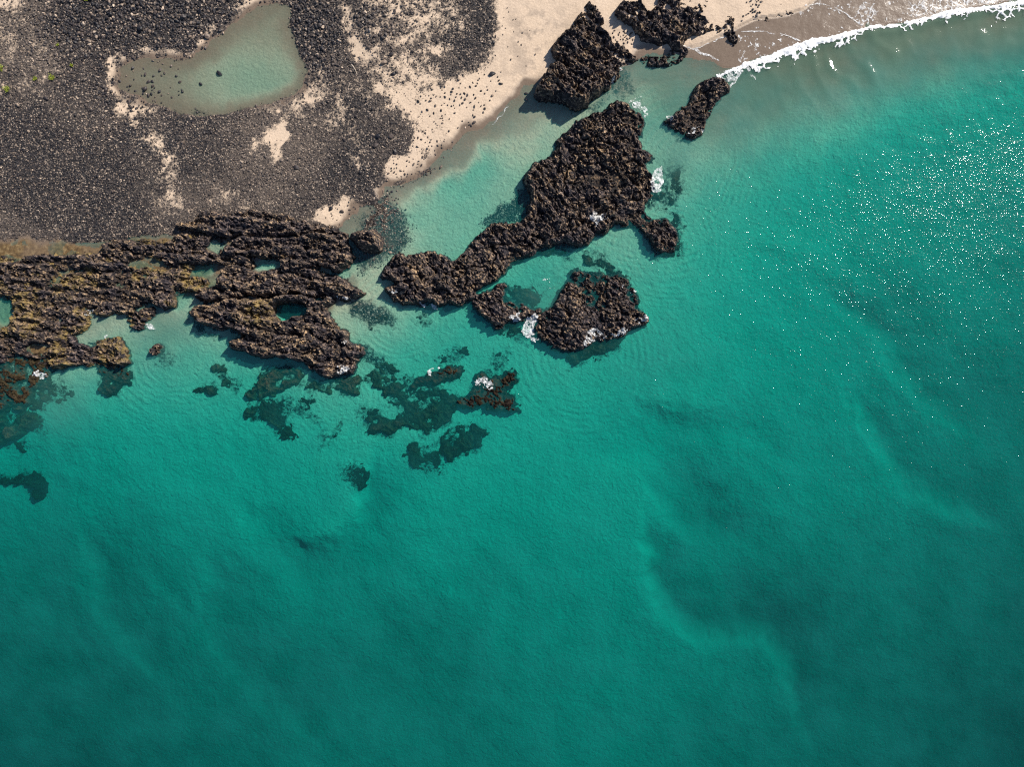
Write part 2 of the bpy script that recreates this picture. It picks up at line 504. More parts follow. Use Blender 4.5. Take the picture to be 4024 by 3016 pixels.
_dw = W(_dp[:, :2])


def _tps(a, b):
    r2 = ((a[:, None, :] - b[None, :, :]) ** 2).sum(-1)
    return 0.5 * r2 * np.log(r2 + 1e-9)


_n = len(_dw)
_A = np.zeros((_n + 3, _n + 3))
_A[:_n, :_n] = _tps(_dw, _dw) + np.eye(_n) * 8.0
_A[:_n, _n] = 1; _A[:_n, _n + 1:] = _dw
_A[_n:, :_n] = _A[:_n, _n:].T
_cf = np.linalg.solve(_A, np.concatenate([_dp[:, 2], [0, 0, 0]]))
_gx = np.linspace(-96, 96, 150); _gy = np.linspace(-72, 72, 113)
_GX, _GY = np.meshgrid(_gx, _gy)
_q = np.stack([_GX.ravel(), _GY.ravel()], 1)
_DG = (_tps(_q, _dw) @ _cf[:_n] + _cf[_n] + _q @ _cf[_n + 1:]).reshape(_GX.shape)


def grid_lookup(gx, gy, G, x, y):
    x = np.clip(x, gx[0], gx[-1]); y = np.clip(y, gy[0], gy[-1])
    i = np.clip(np.searchsorted(gx, x) - 1, 0, len(gx) - 2); j = np.clip(np.searchsorted(gy, y) - 1, 0, len(gy) - 2)
    fx = (x - gx[i]) / (gx[i + 1] - gx[i]); fy = (y - gy[j]) / (gy[j + 1] - gy[j])
    return (G[j, i] * (1 - fx) + G[j, i + 1] * fx) * (1 - fy) + (G[j + 1, i] * (1 - fx) + G[j + 1, i + 1] * fx) * fy


# submerged sand bars: line, side that drops (+1 left of travel, -1 right), drop, reach, ramp
BARS = [([(2555, 2230), (2568, 2350), (2610, 2420), (2680, 2490), (2760, 2538), (2870, 2546), (3000, 2545), (3060, 2580), (3110, 2640), (3140, 2730)], 1, 1.5, 13, 1.6),
        ([(2600, 1990), (2624, 2025), (2651, 2079), (2751, 2124), (2860, 2150)], 1, 0.7, 9, 1.6),
        ([(3380, 1260), (3416, 1288), (3507, 1347), (3515, 1400), (3565, 1480), (3655, 1581), (3760, 1650)], 1, 0.8, 12, 1.5),
        ([(3440, 1700), (3483, 1780), (3538, 1871), (3610, 1934), (3719, 1997), (3870, 2050)], 1, 0.9, 13, 1.5),
        ([(2860, 1700), (2905, 1717), (2977, 1762), (3030, 1800)], 1, 0.4, 5, 1.2),
        ([(2560, 1604), (2660, 1622), (2751, 1640), (2868, 1680)], -1, 0.55, 3.5, 1.5),
        ([(2360, 1832), (2450, 1835), (2543, 1822), (2640, 1900), (2730, 1990)], 1, 0.6, 6, 2.5),
        ([(1200, 2150), (1244, 2138), (1339, 2088), (1385, 2010), (1400, 1960)], -1, 1.0, 16, 1.6),
        ([(285, 2230), (300, 2330), (308, 2441), (362, 2522), (460, 2620)], 1, 0.8, 9, 2.0),
        ([(760, 2330), (745, 2480), (790, 2620), (900, 2740), (1000, 2830), (1090, 2900)], 1, 0.7, 10, 2.5),
        ([(1700, 700), (1745, 690), (1790, 676), (1840, 655), (1868, 632), (1872, 610)], -1, 0.22, 6, 0.7),
        ([(3120, 1000), (3250, 1060), (3400, 1170), (3500, 1240)], -1, 0.7, 8, 4.0),
        ([(940, 2100), (960, 2180), (1040, 2240), (1110, 2300)], 1, 0.5, 8, 2.5)]
PITS = [(1150, 1225, 75, 48, 1.5), (1252, 1180, 30, 18, .5), (1050, 1042, 55, 35, .36), (800, 1062, 60, 32, .3), (700, 1185, 60, 40, .35), (1340, 1075, 45, 28, .3), (850, 965, 40, 30, .2),
        (20, 1225, 50, 65, .45), (550, 1060, 70, 28, .1), (1400, 1010, 60, 60, .25), (2478, 612, 20, 12, .4)]


def bar_map():
    bx = np.linspace(-100, 100, 251); by = np.linspace(-76, 76, 191)
    x, y = np.meshgrid(bx, by)
    D = np.zeros(x.shape)
    wx, wy = x, y
    for ln, side, drop, reach, rampw in BARS:
        L = smooth_line(W(ln))
        lo = L.min(0) - reach * 3; hi = L.max(0) + reach * 3
        m = (x > lo[0]) & (x < hi[0]) & (y > lo[1]) & (y < hi[1])
        if not m.any(): continue
        d, sd, run = line_side(wx[m], wy[m], L)
        t0 = (L[0] - L[1]) / np.linalg.norm(L[0] - L[1]); t1 = (L[-1] - L[-2]) / np.linalg.norm(L[-1] - L[-2])
        ch = (L[-1] - L[0]) / np.linalg.norm(L[-1] - L[0]); nrm = np.array([-ch[1], ch[0]]) * side
        pg = np.vstack([L[0] + t0 * 60, L, L[-1] + t1 * 60, L[-1] + t1 * 60 + nrm * 250, L[0] + t0 * 60 + nrm * 250])
        sg = d * np.sign(sdf(wx[m], wy[m], pg))
        rw = rampw * 2.3
        e = sm(-rw * 0.3, rw * 0.8, sg) * np.exp(-np.maximum(sg, 0) / reach) - 0.10 * np.exp(-((sg + 1.6) / 2.4) ** 2)
        mid = 0.5 * (L[0] + L[-1]) * 0.5 + 0.5 * L[len(L) // 2]
        half = 0.62 * np.linalg.norm(L[-1] - L[0]) + reach * 0.35
        e *= np.exp(-(np.hypot(wx[m] - mid[0], wy[m] - mid[1]) / half) ** 4)
        D[m] += 1.8 * drop * e
    for _ in range(1):
        D[1:-1, 1:-1] = 0.25 * D[1:-1, 1:-1] + 0.125 * (D[2:, 1:-1] + D[:-2, 1:-1] + D[1:-1, 2:] + D[1:-1, :-2]) + 0.0625 * (D[2:, 2:] + D[2:, :-2] + D[:-2, 2:] + D[:-2, :-2])
    return bx, by, D


_bx, _by, _BG = bar_map()


def ground_z(x, y):
    """height of sand and seabed and the maps that colour it"""
    wx = x + 0.7 * fbm(x * 0.35, y * 0.35, 3, 11); wy = y + 0.7 * fbm(x * 0.35, y * 0.35, 3, 23)
    s = sdf(wx, wy, LAND)
    D = grid_lookup(_gx, _gy, _DG, wx, wy)
    D = np.maximum(D, 0.06)
    D = D + grid_lookup(_bx, _by, _BG, wx, wy)
    deep = sm(0.8, 2.5, D)
    D = D + (0.08 + 0.05 * D) * deep * fbm(x * 0.06, y * 0.09, 4, 31) + 0.05 * fbm(x * 0.5, y * 0.5, 3, 41) * sm(.3, 1.2, D)
    bu = x * 0.62 - y * 0.78; bv = x * 0.78 + y * 0.62                # long bars of sand running down to the right
    D = D + 0.42 * sm(1.6, 3.2, D) * fbm(bu * 0.016 + 0.3 * fbm(x * 0.03, y * 0.03, 2, 155), bv * 0.055, 4, 157)
    far = np.maximum(np.maximum(np.abs(x) - 94, 0), np.maximum(-y - 70, 0))
    D = np.clip(D + far * 0.02, 0.05, 10.5)
    sea = -D * sm(0.0, 2.2 + 3.0 * sm(W((2500, 0))[0], W((2300, 0))[0], x) * sm(W((0, 1100))[1], W((0, 900))[1], y), -s) - 0.045
    # rings added to the seabed, imitating light refracted by waves round the rocks
    for px, py, wl, r0, w, a in ((2560, 600, 1.05, 17, 9, .055), (2640, 960, 1.0, 6, 5, .06), (2330, 890, 0.9, 3.5, 2.5, .05), (2300, 1400, 1.2, 10, 5, .05), (1560, 1240, 1.0, 7, 4, .045), (700, 1380, 1.1, 9, 6, .04), (1330, 1560, 1.0, 5, 4, .045)):
        c = W((px, py)); r = np.hypot(x - c[0], y - c[1]) + 0.5 * fbm(x * 0.3, y * 0.3, 3, 159)
        sea = sea + a * np.sin(r * 2 * math.pi / wl) * np.exp(-((r - r0) / w) ** 2) * sm(0.25, 0.7, D) * (0.6 + 0.8 * fbm(x * 0.4, y * 0.4, 3, 161))
    land = 0.02 + 0.075 * s - 0.0011 * np.minimum(s, 30) ** 2
    land = np.clip(land, 0, 1.5) + 0.10 * fbm(x * 0.12, y * 0.12, 4, 51) * sm(1, 5, s)
    z = np.where(s > 0, land, sea)
    # lagoon basin
    lg = sdf_far(wx, wy, LAGOON, 14)
    east = sm(W((560, 0))[0], W((980, 0))[0], x + 0.35 * (-y + 50))
    _c = W((1010, 325))
    basin = np.exp(-(((x - _c[0]) + 0.3 * (y - _c[1])) / 9.5) ** 2 - ((y - _c[1]) / 5.8) ** 2)
    bowl = -0.025 - 0.17 * basin * sm(0.2, 3, lg) - 0.045 * sm(0, 4, lg) - 0.03 * east
    z = np.where(lg > 0, bowl, np.minimum(z, 0.015 + np.maximum(-lg, 0) * 0.09))
    # rock shelf floor
    sh = sdf_far(wx, wy, SHELF, 5)
    fl = -0.02 + 0.12 * fbm(x * 0.25, y * 0.5, 4, 61)
    z = z + (fl - z) * sm(0.0, 1.5, sh)
    ft = sdf_far(wx, wy, FLAT, 3)
    z = z + (0.035 + 0.05 * fbm(x * 0.3, y * 0.3, 3, 67) - z) * sm(-0.6, 0.8, ft)
    for px, py, rx, ry, dep in PITS:
        c = W((px, py)); r = np.hypot((wx - c[0]) / (rx * K), (wy - c[1]) / (ry * K))
        k = sm(1.15, 0.6, r)
        z = z + (np.minimum(z, -dep) - z) * k
    return z, s, lg, sh


# colour map zones of the land: polygon, gravel cover, soft edge in metres
GRAVEL_ZONES = [
    ([(1905, -60), (1935, 60), (1945, 180), (1900, 262), (1850, 292), (1760, 322), (1700, 335), (1660, 360), (1620, 400), (1600, 440), (1640, 470), (1720, 505),
      (1770, 560), (2060, 600), (2500, 500), (4300, 300), (4300, -90)], 0.10, 1.5),
    ([(1545, 605), (1620, 600), (1720, 610), (1740, 640), (1640, 710), (1500, 760), (1490, 725), (1510, 660)], 0.05, 0.7),
    ([(1625, 525), (1690, 520), (1760, 560), (1760, 600), (1700, 606), (1610, 590), (1615, 555)], 0.12, 0.8),
    ([(1590, 425), (1700, 470), (1830, 520), (1800, 570), (1700, 545), (1600, 500)], 0.22, 1.2),
    ([(1285, 800), (1330, 772), (1425, 785), (1440, 830), (1400, 870), (1350, 905), (1270, 890), (1230, 860)], 0.16, 0.8),
    ([(1345, 20), (1400, 30), (1425, 120), (1465, 200), (1455, 240), (1400, 232), (1372, 150), (1335, 110)], 0.30, 1.0),
    ([(1380, 205), (1470, 210), (1490, 240), (1440, 255), (1390, 240)], 0.25, 0.8),
    ([(1670, 175), (1760, 165), (1790, 205), (1740, 235), (1680, 225)], 0.25, 1.0),
    ([(1560, 20), (1800, 0), (1850, 100), (1780, 150), (1660, 130), (1580, 100)], 0.42, 2.0),
    ([(1395, -60), (1770, -60), (1800, 60), (1745, 200), (1765, 330), (1600, 440), (1480, 430), (1440, 300), (1405, 200)], 0.60, 2.0),
    ([(1080, 380), (1250, 260), (1330, 300), (1450, 330), (1480, 480), (1400, 560), (1250, 520), (1150, 470)], 0.66, 3.0),
    ([(-60, 60), (150, 60), (260, 200), (300, 330), (150, 420), (-60, 420)], 0.68, 3.0),
    ([(1480, 300), (1600, 280), (1720, 330), (1640, 400), (1540, 390), (1470, 360)], 0.38, 1.5),
    ([(1500, 345), (1600, 330), (1680, 400), (1620, 450), (1560, 410), (1500, 385)], 0.25, 1.2),
    ([(1060, 500), (1105, 490), (1145, 545), (1120, 590), (1095, 640), (1075, 580), (1050, 540)], 0.15, 0.9),
    ([(990, 545), (1030, 540), (1040, 580), (1000, 590)], 0.3, 0.9),
    ([(600, 520), (660, 545), (700, 620), (720, 720), (720, 800), (650, 800), (640, 700), (610, 620), (560, 550)], 0.36, 2.4),
    ([(420, 235), (560, 195), (640, 190), (620, 240), (480, 260), (470, 350), (600, 430), (620, 455), (560, 450), (470, 400), (420, 330)], 0.27, 1.4),
    ([(620, 215), (740, 205), (830, 150), (900, 90), (930, 0), (1000, -60), (1110, -60), (1120, 20), (1000, 50), (880, 150), (780, 225), (640, 245)], 0.20, 1.2),
    ([(480, 430), (600, 440), (610, 460), (560, 470), (480, 445)], 0.3, 1.4),
    ([(-60, -60), (130, -60), (120, 40), (40, 60), (-60, 50)], 0.40, 2.0),
    ([(1040, 420), (1180, 370), (1230, 300), (1250, 350), (1180, 430), (1080, 470)], 0.34, 2.0),
    ([(1395, 540), (1420, 545), (1430, 660), (1400, 690), (1390, 620)], 0.6, 1.2),
    ([(690, 770), (830, 760), (1000, 770), (1100, 790), (1000, 830), (860, 815), (740, 850), (640, 870), (600, 850)], 0.62, 1.8)]


def gravel_map(x, y, s):
    wx = x + 1.2 * fbm(x * 0.3, y * 0.3, 4, 71); wy = y + 1.2 * fbm(x * 0.3, y * 0.3, 4, 83)
    g = 0.93 + 0.12 * fbm(x * 0.12, y * 0.12, 3, 91)
    for poly, cov, soft in GRAVEL_ZONES:
        d = sdf_far(wx, wy, W(poly), soft * 3)
        soft = soft * 1.7
        k = sm(-soft, soft, d)
        g = g + (np.minimum(g, cov) - g) * k
    return g + 0.34 * fbm(x * 0.6, y * 0.6, 5, 131, 0.7) * sm(0.16, 0.4, g) * sm(0.95, 0.6, g)


def axis(segs):
    out = []
    for a, b, st in segs:
        n = max(1, int(round((b - a) / st)))
        out += list(a + (b - a) * np.arange(n) / n)
    out.append(segs[-1][1])
    return np.array(out)


AX = axis([(-2500, -600, 380), (-600, -200, 80), (-200, -102, 14), (-102, 102, 0.22), (102, 200, 14), (200, 600, 80), (600, 2500, 380)])
AY = axis([(-2500, -600, 380), (-600, -180, 80), (-180, -76, 12), (-76, -12, 0.45), (-12, 76, 0.22), (76, 180, 12), (180, 600, 80), (600, 2500, 380)])
GX, GY = np.meshgrid(AX, AY)
GZ, GS, GLG, GSH = ground_z(GX, GY)
GRAV = gravel_map(GX, GY, GS)
inland = sm(0.2, 1.6, GS)
nearlag = sm(-0.6, 0.9, GLG)
GRAV = GRAV * sm(-1.5, 0.8, GS) * (1 - nearlag)
# drowned cobbles along the channel and round the boulder
DROWNED = [([(1500, 770), (1560, 800), (1620, 880), (1600, 960), (1560, 1010), (1500, 1040), (1440, 1090), (1400, 1080), (1380, 990), (1390, 900), (1440, 830)], 0.75, 2.0),
           ([(1380, 1180), (1470, 1190), (1560, 1230), (1540, 1290), (1450, 1300), (1350, 1240)], 0.8, 2.0),
           ([(2340, 270), (2440, 260), (2520, 320), (2500, 370), (2420, 380), (2350, 390)], 0.6, 1.0),
           ([(1880, 880), (1910, 840), (1970, 795), (2040, 750), (2075, 720), (2080, 800), (2060, 860), (1960, 880)], 0.8, 1.0),
           ([(740, 440), (900, 436), (1040, 420), (1060, 455), (900, 470), (750, 462)], 0.62, 1.0),
           ([(2240, 440), (2330, 380), (2400, 360), (2420, 400), (2350, 440), (2260, 490)], 0.5, 0.8),
           ([(1420, 1330), (1480, 1370), (1560, 1440), (1480, 1470), (1420, 1440)], 0.7, 1.5)]
_dx = GX + 1.0 * fbm(GX * .4, GY * .4, 3, 97); _dy = GY + 1.0 * fbm(GX * .4, GY * .4, 3, 98)
for poly, cov, soft in DROWNED:
    d = sdf_far(_dx, _dy, W(poly), soft * 2)
    GRAV = np.maximum(GRAV, cov * sm(-soft, soft, d))
# submerged reefs off the point: outline, height of the top, label, extras
REEFS = [
    ([(371, 1477), (393, 1442), (440, 1436), (493, 1455), (502, 1486), (484, 1518), (434, 1540), (398, 1554), (375, 1536)], 0.05, "reddish weedy lobe just awash below the left headland corner", {}),
    ([(-160, 1400), (0, 1402), (110, 1403), (205, 1405), (215, 1445), (185, 1480), (150, 1500), (120, 1540), (90, 1580), (30, 1600), (-160, 1620)], 0.26, "brown weed covered reef awash under the left shelf", dict(algae=0.6, sparse=-0.7)),
    ([(110, 1545), (160, 1510), (220, 1515), (265, 1528), (262, 1555), (180, 1578), (130, 1610), (105, 1590)], -0.4, "drowned olive reef lobe in milky water near the left edge", dict(algae=0.7)),
    ([(-160, 1600), (30, 1600), (100, 1620), (130, 1640), (150, 1678), (90, 1694), (50, 1696), (52, 1718), (0, 1734), (-160, 1760)], -0.22, "brown drowned reef fading into green water at the left edge", dict(algae=0.8)),
    ([(36, 1755), (50, 1748), (62, 1762), (52, 1778), (38, 1774)], -1.6, "tiny drowned rock in green water by the left edge", {}),
    ([(-100, 1890), (0, 1887), (60, 1880), (113, 1880), (125, 1915), (118, 1965), (94, 1962), (100, 1922), (60, 1922), (40, 1902), (-100, 1905)], -1.7, "hooked dark patch of drowned rock, lowest at the left", dict(sparse=-0.4)),
    ([(612, 1402), (640, 1392), (668, 1405), (670, 1425), (640, 1434), (618, 1424)], -0.35, "rounded brown drowned rock next to the lone little rock", {}),
    ([(768, 1535), (785, 1516), (815, 1514), (838, 1530), (833, 1553), (812, 1548), (785, 1548)], -0.5, "small dark drowned rock alone in bright turquoise water", {}),
    ([(820, 1450), (860, 1438), (885, 1455), (895, 1490), (930, 1515), (905, 1538), (880, 1520), (850, 1490)], -0.5, "olive drowned rock slanting west of the headland", dict(algae=0.7)),
    ([(960, 1560), (990, 1520), (1050, 1460), (1090, 1445), (1150, 1445), (1175, 1470), (1170, 1500), (1130, 1515), (1080, 1540), (1020, 1565), (985, 1575)], -0.15, "brown weedy reef hugging the foot of the pierced headland", dict(algae=0.7)),
    ([(1195, 1508), (1240, 1500), (1330, 1493), (1400, 1470), (1422, 1490), (1405, 1520), (1400, 1552), (1360, 1555), (1340, 1540), (1260, 1540), (1210, 1527)], -0.2, "long brown reef strip below the headland's foaming corner", dict(algae=0.7)),
    ([(960, 1640), (980, 1600), (1050, 1580), (1130, 1578), (1175, 1572), (1222, 1575), (1215, 1610), (1180, 1635), (1130, 1628), (1108, 1640), (1145, 1700), (1145, 1717), (1105, 1732), (1088, 1690), (1060, 1660), (1010, 1650)],
     -0.75, "ragged drowned reef shaped like an arrow, pointing down", dict(sparse=-0.55)),
    ([(1195, 1648), (1215, 1645), (1248, 1662), (1240, 1668), (1210, 1660)], -1.0, "thin drowned rock sliver right of the arrow shaped reef", {}),
    ([(1420, 1500), (1450, 1470), (1490, 1440), (1540, 1440), (1562, 1470), (1545, 1500), (1565, 1512), (1600, 1492), (1630, 1515), (1700, 1515), (1740, 1540), (1785, 1570), (1785, 1610), (1770, 1640), (1750, 1670), (1700, 1680),
      (1680, 1705), (1640, 1690), (1610, 1670), (1560, 1680), (1545, 1700), (1470, 1712), (1435, 1695), (1440, 1672), (1422, 1647), (1480, 1650), (1540, 1660), (1580, 1625), (1570, 1600), (1520, 1575), (1510, 1540), (1480, 1520)],
     -0.65, "largest drowned reef, mottled olive and brown, in the middle water", dict(sparse=-0.6, algae=0.35)),
    ([(1625, 1503), (1680, 1480), (1740, 1460), (1790, 1443), (1802, 1472), (1760, 1495), (1690, 1508), (1635, 1517)], 0.1, "dark rock crest just breaking the surface over the largest reef", dict(wall=0.9, sparse=-0.9, algae=0.0)),
    ([(1800, 1575), (1860, 1555), (1860, 1520), (1865, 1490), (1910, 1475), (1950, 1480), (2000, 1465), (2022, 1470), (2015, 1500), (1985, 1512), (1985, 1550), (2020, 1580), (2022, 1610), (1980, 1615), (1920, 1600), (1900, 1580),
      (1850, 1600), (1815, 1590)], 0.22, "four armed dark rock awash with white foam on top", dict(wall=1.0, sparse=-0.9, algae=0.0)),
    ([(1720, 1750), (1760, 1700), (1800, 1680), (1860, 1670), (1900, 1690), (1918, 1710), (1880, 1750), (1820, 1780), (1770, 1806), (1745, 1790)], -0.95, "solid oval drowned reef below the four armed rock", {}),
    ([(1595, 1800), (1625, 1750), (1680, 1745), (1705, 1770), (1740, 1830), (1695, 1858), (1640, 1838), (1602, 1840)], -1.1, "sparse patch of drowned stones left of the oval reef", dict(sparse=-0.12)),
    ([(1342, 1840), (1380, 1830), (1422, 1845), (1428, 1890), (1412, 1930), (1370, 1912), (1343, 1872)], -1.3, "isolated sparse drowned stone patch, furthest from shore", dict(sparse=-0.15)),
    ([(1395, 1610), (1430, 1605), (1490, 1605), (1488, 1625), (1440, 1640), (1400, 1630)], -0.9, "small drowned stone patch left of the largest reef", dict(sparse=-0.15)),
    ([(1252, 1725), (1280, 1710), (1310, 1690), (1335, 1678), (1330, 1705), (1290, 1728), (1262, 1740)], -1.1, "faint small drowned stone patch right of the arrow reef's tip", dict(sparse=0.0)),
    ([(2612, 655), (2640, 645), (2665, 640), (2680, 690), (2690, 712), (2680, 755), (2672, 770), (2650, 800), (2610, 808), (2570, 800), (2540, 810), (2560, 772), (2600, 745)], -0.2, "drowned ledge beyond the white foam wedge of the largest platform", {}),
    ([(2640, 845), (2675, 850), (2680, 900), (2686, 940), (2670, 980), (2645, 1002), (2600, 995), (2580, 978), (2640, 980), (2665, 940), (2660, 885)], -0.25, "dark drowned rim round the eastern hook of the platform", dict(wall=0.8)),
    ([(2295, 1012), (2312, 1003), (2370, 1020), (2420, 1050), (2470, 1085), (2430, 1085), (2380, 1062), (2320, 1040)], -0.25, "slanting drowned rib above the knobbly island", {}),
    ([(2240, 1385), (2290, 1358), (2400, 1338), (2460, 1312), (2462, 1340), (2400, 1390), (2330, 1404), (2278, 1412), (2270, 1432), (2254, 1428)], -0.35, "drowned lip below the foaming edge of the knobbly island", {}),
    ([(1985, 1128), (2030, 1122), (2110, 1140), (2130, 1165), (2090, 1190), (2040, 1192), (1990, 1180)], -0.2, "flat brown reef inside the island's round pool", dict(algae=0.5)),
    ([(1990, 1275), (2040, 1275), (2045, 1310), (2010, 1328), (1975, 1300)], -0.4, "dark drowned foot below the white foam tongue", {}),
    ([(2080, 985), (2150, 960), (2230, 965), (2235, 1000), (2215, 1008), (2180, 985), (2120, 1000)], -0.25, "brown drowned ledge under the platform's southern edge", {}),
    ([(1725, 1402), (1780, 1382), (1830, 1368), (1838, 1388), (1775, 1420), (1740, 1418)], -0.8, "faint drowned bar in turquoise water north of the reef crest", dict(sparse=-0.5)),
    ([(1930, 1440), (1945, 1395), (1985, 1390), (1990, 1430), (1960, 1462)], -0.95, "faint drowned patch north of the four armed rock", dict(sparse=-0.2)),
    ([(1640, 1240), (1665, 1232), (1682, 1248), (1672, 1268), (1648, 1268)], -0.45, "small roundish drowned rock below the platform's tail", {}),
    ([(1440, 1255), (1475, 1235), (1520, 1250), (1500, 1280), (1460, 1292)], -0.2, "weedy drowned mound in the channel mouth", dict(sparse=-0.4)),
    ([(2665, 515), (2700, 520), (2735, 535), (2705, 548), (2680, 565), (2670, 558)], -0.2, "drowned dark tail of the slanting islet", {}),
    ([(780, 1262), (830, 1290), (840, 1320), (810, 1318), (770, 1290), (745, 1255)], -0.3, "shaded drowned ledge west of the pierced headland", {}),
]
_hx = GX + 1.3 * fbm(GX * .5, GY * .5, 4, 151, 0.65); _hy = GY + 1.3 * fbm(GX * .5, GY * .5, 4, 153, 0.65)
for poly, _h, _l, _k in REEFS:                       # loose drowned stones round every reef
    d = sdf_far(_hx, _hy, W(poly), 4)
    GRAV = np.maximum(GRAV, 0.56 * sm(-2.4, 0.6, d))
SWASH = W([(2640, 225), (2690, 200), (2760, 172), (2860, 135), (2900, 110), (2960, 80), (3080, 62), (3160, 40), (3230, -20), (3260, -90), (4300, -200), (4300, 40), (3000, 300), (2800, 270)])
swash = sm(-0.25, 0.35, sdf_far(GX + 0.5 * fbm(GX * .3, GY * .3, 3, 101), GY, SWASH, 3))
wet = sm(0.17, 0.06, GZ + 0.035 * fbm(GX * 0.4, GY * 0.4, 3, 103))
wet = np.maximum(wet, swash)
for _px, _py, _r, _a in ((2110, 150, 5.5, .75), (2080, 270, 3.5, .5), (2020, 330, 3.0, .5), (1990, 200, 4.0, .35), (2440, 130, 3.0, .4)):
    _c = W((_px, _py))
    wet = np.maximum(wet, _a * np.exp(-(np.hypot(GX - _c[0], GY - _c[1]) / _r) ** 2) * sm(-0.25, 0.5, fbm(GX * 0.6, GY * 0.6, 5, 137, 0.7)))
GZ = np.where((swash > 0) & (GS > 0), np.minimum(GZ, 0.03 + 0.02 * np.maximum(GS, 0)), GZ)
_d, _sd, _run = line_side(GX, GY, smooth_line(W([(2620, 330), (2760, 330), (2850, 285), (2960, 240), (3100, 188), (3270, 145), (3430, 104), (3600, 76), (3760, 40), (4024, 2), (4150, -30)])))
dark_sand = sm(16, 3, _d + 2.5 * fbm(GX * 0.15, GY * 0.15, 3, 133)) * sm(W((2450, 0))[0], W((2900, 0))[0], GX)
sub = sm(-0.02, -0.20, GZ) * (1 - 0.85 * dark_sand) * (1 - 0.3 * sm(-0.5, 0.8, GLG))
shelf_w = sm(-0.5, 1.0, GSH)
weed = shelf_w * sm(-0.3, 0.4, fbm(GX * 0.18, GY * 0.3, 4, 107)) * 0.35 * (1 - sm(-0.5, -1.0, GZ)) + 0.6 * shelf_w * sm(W((1000, 0))[0], W((700, 0))[0], GX)
GRAV = np.where(GSH > 0.3, GRAV * 0.2 + 0.35 * shelf_w, GRAV)
rough_g = sm(0.4, 0.8, GRAV)
GZ0 = GZ.copy()


def dust_map(x, y):
    """how much pale sand lies on and between the cobbles"""
    d = 0.14 + 0.45 * fbm(x * 0.07, y * 0.07, 3, 141) + 0.30 * fbm(x * 0.35, y * 0.35, 4, 143, 0.65)
    for px, py, rx, ry, a in ((80, 250, 230, 200, .45), (950, 660, 300, 140, .40), (1250, 480, 220, 140, .35), (60, 10, 180, 80, .5), (820, 800, 250, 60, .3), (560, 60, 380, 120, -.5), (830, 130, 180, 100, -.4),
                              (150, 720, 260, 170, -.35), (1240, 130, 120, 170, -.45), (1850, 200, 110, 130, -.3), (1300, 700, 200, 100, -.15), (1600, 150, 200, 200, .3)):
        c = W((px, py))
        d = d + a * np.exp(-((x - c[0]) / (rx * K)) ** 2 - ((y - c[1]) / (ry * K)) ** 2)
    return np.clip(d, 0, 1)


DUST = dust_map(GX, GY)
f1, f2, _ = worley(GX * 2.4, GY * 2.4, 113)
GZ = GZ + rough_g * (0.16 * (0.55 - f1) + 0.05 * fbm(GX * 1.5, GY * 1.5, 2, 117)) + 0.06 * rough_g
GZ = np.where(sub > 0.5, GZ, GZ + (1 - rough_g) * 0.015 * fbm(GX * 0.9, GY * 0.9, 3, 119))

fc, used = grid_faces(np.ones((len(AY) - 1, len(AX) - 1), bool))
gm = mesh_from("ground", np.stack([GX.ravel(), GY.ravel(), GZ.ravel()], 1), fc, MAT_GROUND,
               {"wet": wet, "gravel": np.clip(GRAV, 0, 1), "weed": weed, "sub": sub, "under": sm(0.03, -0.03, GZ0), "dust": DUST})
tag(link("ground", gm), "pale sand beach, grey grit and sandy seabed sloping under the water", "ground", kind="structure")


def gz_at(x, y):
    return grid_lookup(AX, AY, GZ, np.asarray(x, float), np.asarray(y, float))


# ------------------------------------------------------------------ water
WX = axis([(-2500, -600, 380), (-600, -200, 80), (-200, -102, 14), (-102, 102, 0.4), (102, 200, 14), (200, 600, 80), (600, 2500, 380)])
WY = axis([(-2500, -600, 380), (-600, -180, 80), (-180, -76, 12), (-76, 76, 0.4), (76, 180, 12), (180, 600, 80), (600, 2500, 380)])
SX, SY = np.meshgrid(WX, WY)
wz_ground = gz_at(SX, SY)


def dilate(m, n):
    for _ in range(n):
        q = m.copy()
        q[1:] |= m[:-1]; q[:-1] |= m[1:]; q[:, 1:] |= m[:, :-1]; q[:, :-1] |= m[:, 1:]
        m = q
    return m


cx, cy = (WX[1:] + WX[:-1]) / 2, (WY[1:] + WY[:-1]) / 2
CX, CY = np.meshgrid(cx, cy)
clag = sdf_far(CX, CY, LAGOON, 14)
lag_cells = clag > -1.4
land_c = sdf(CX, CY, LAND)
sea_cells = (land_c < 2.5) & ~lag_cells
FOAM_LINE = smooth_line(W([(2815, 300), (2850, 285), (2900, 262), (2960, 240), (3010, 226), (3100, 188), (3180, 162), (3270, 145), (3350, 122), (3430, 104), (3520, 98), (3600, 76),
                           (3680, 60), (3760, 40), (3840, 28), (3930, 18), (4024, 2), (4150, -30)]))


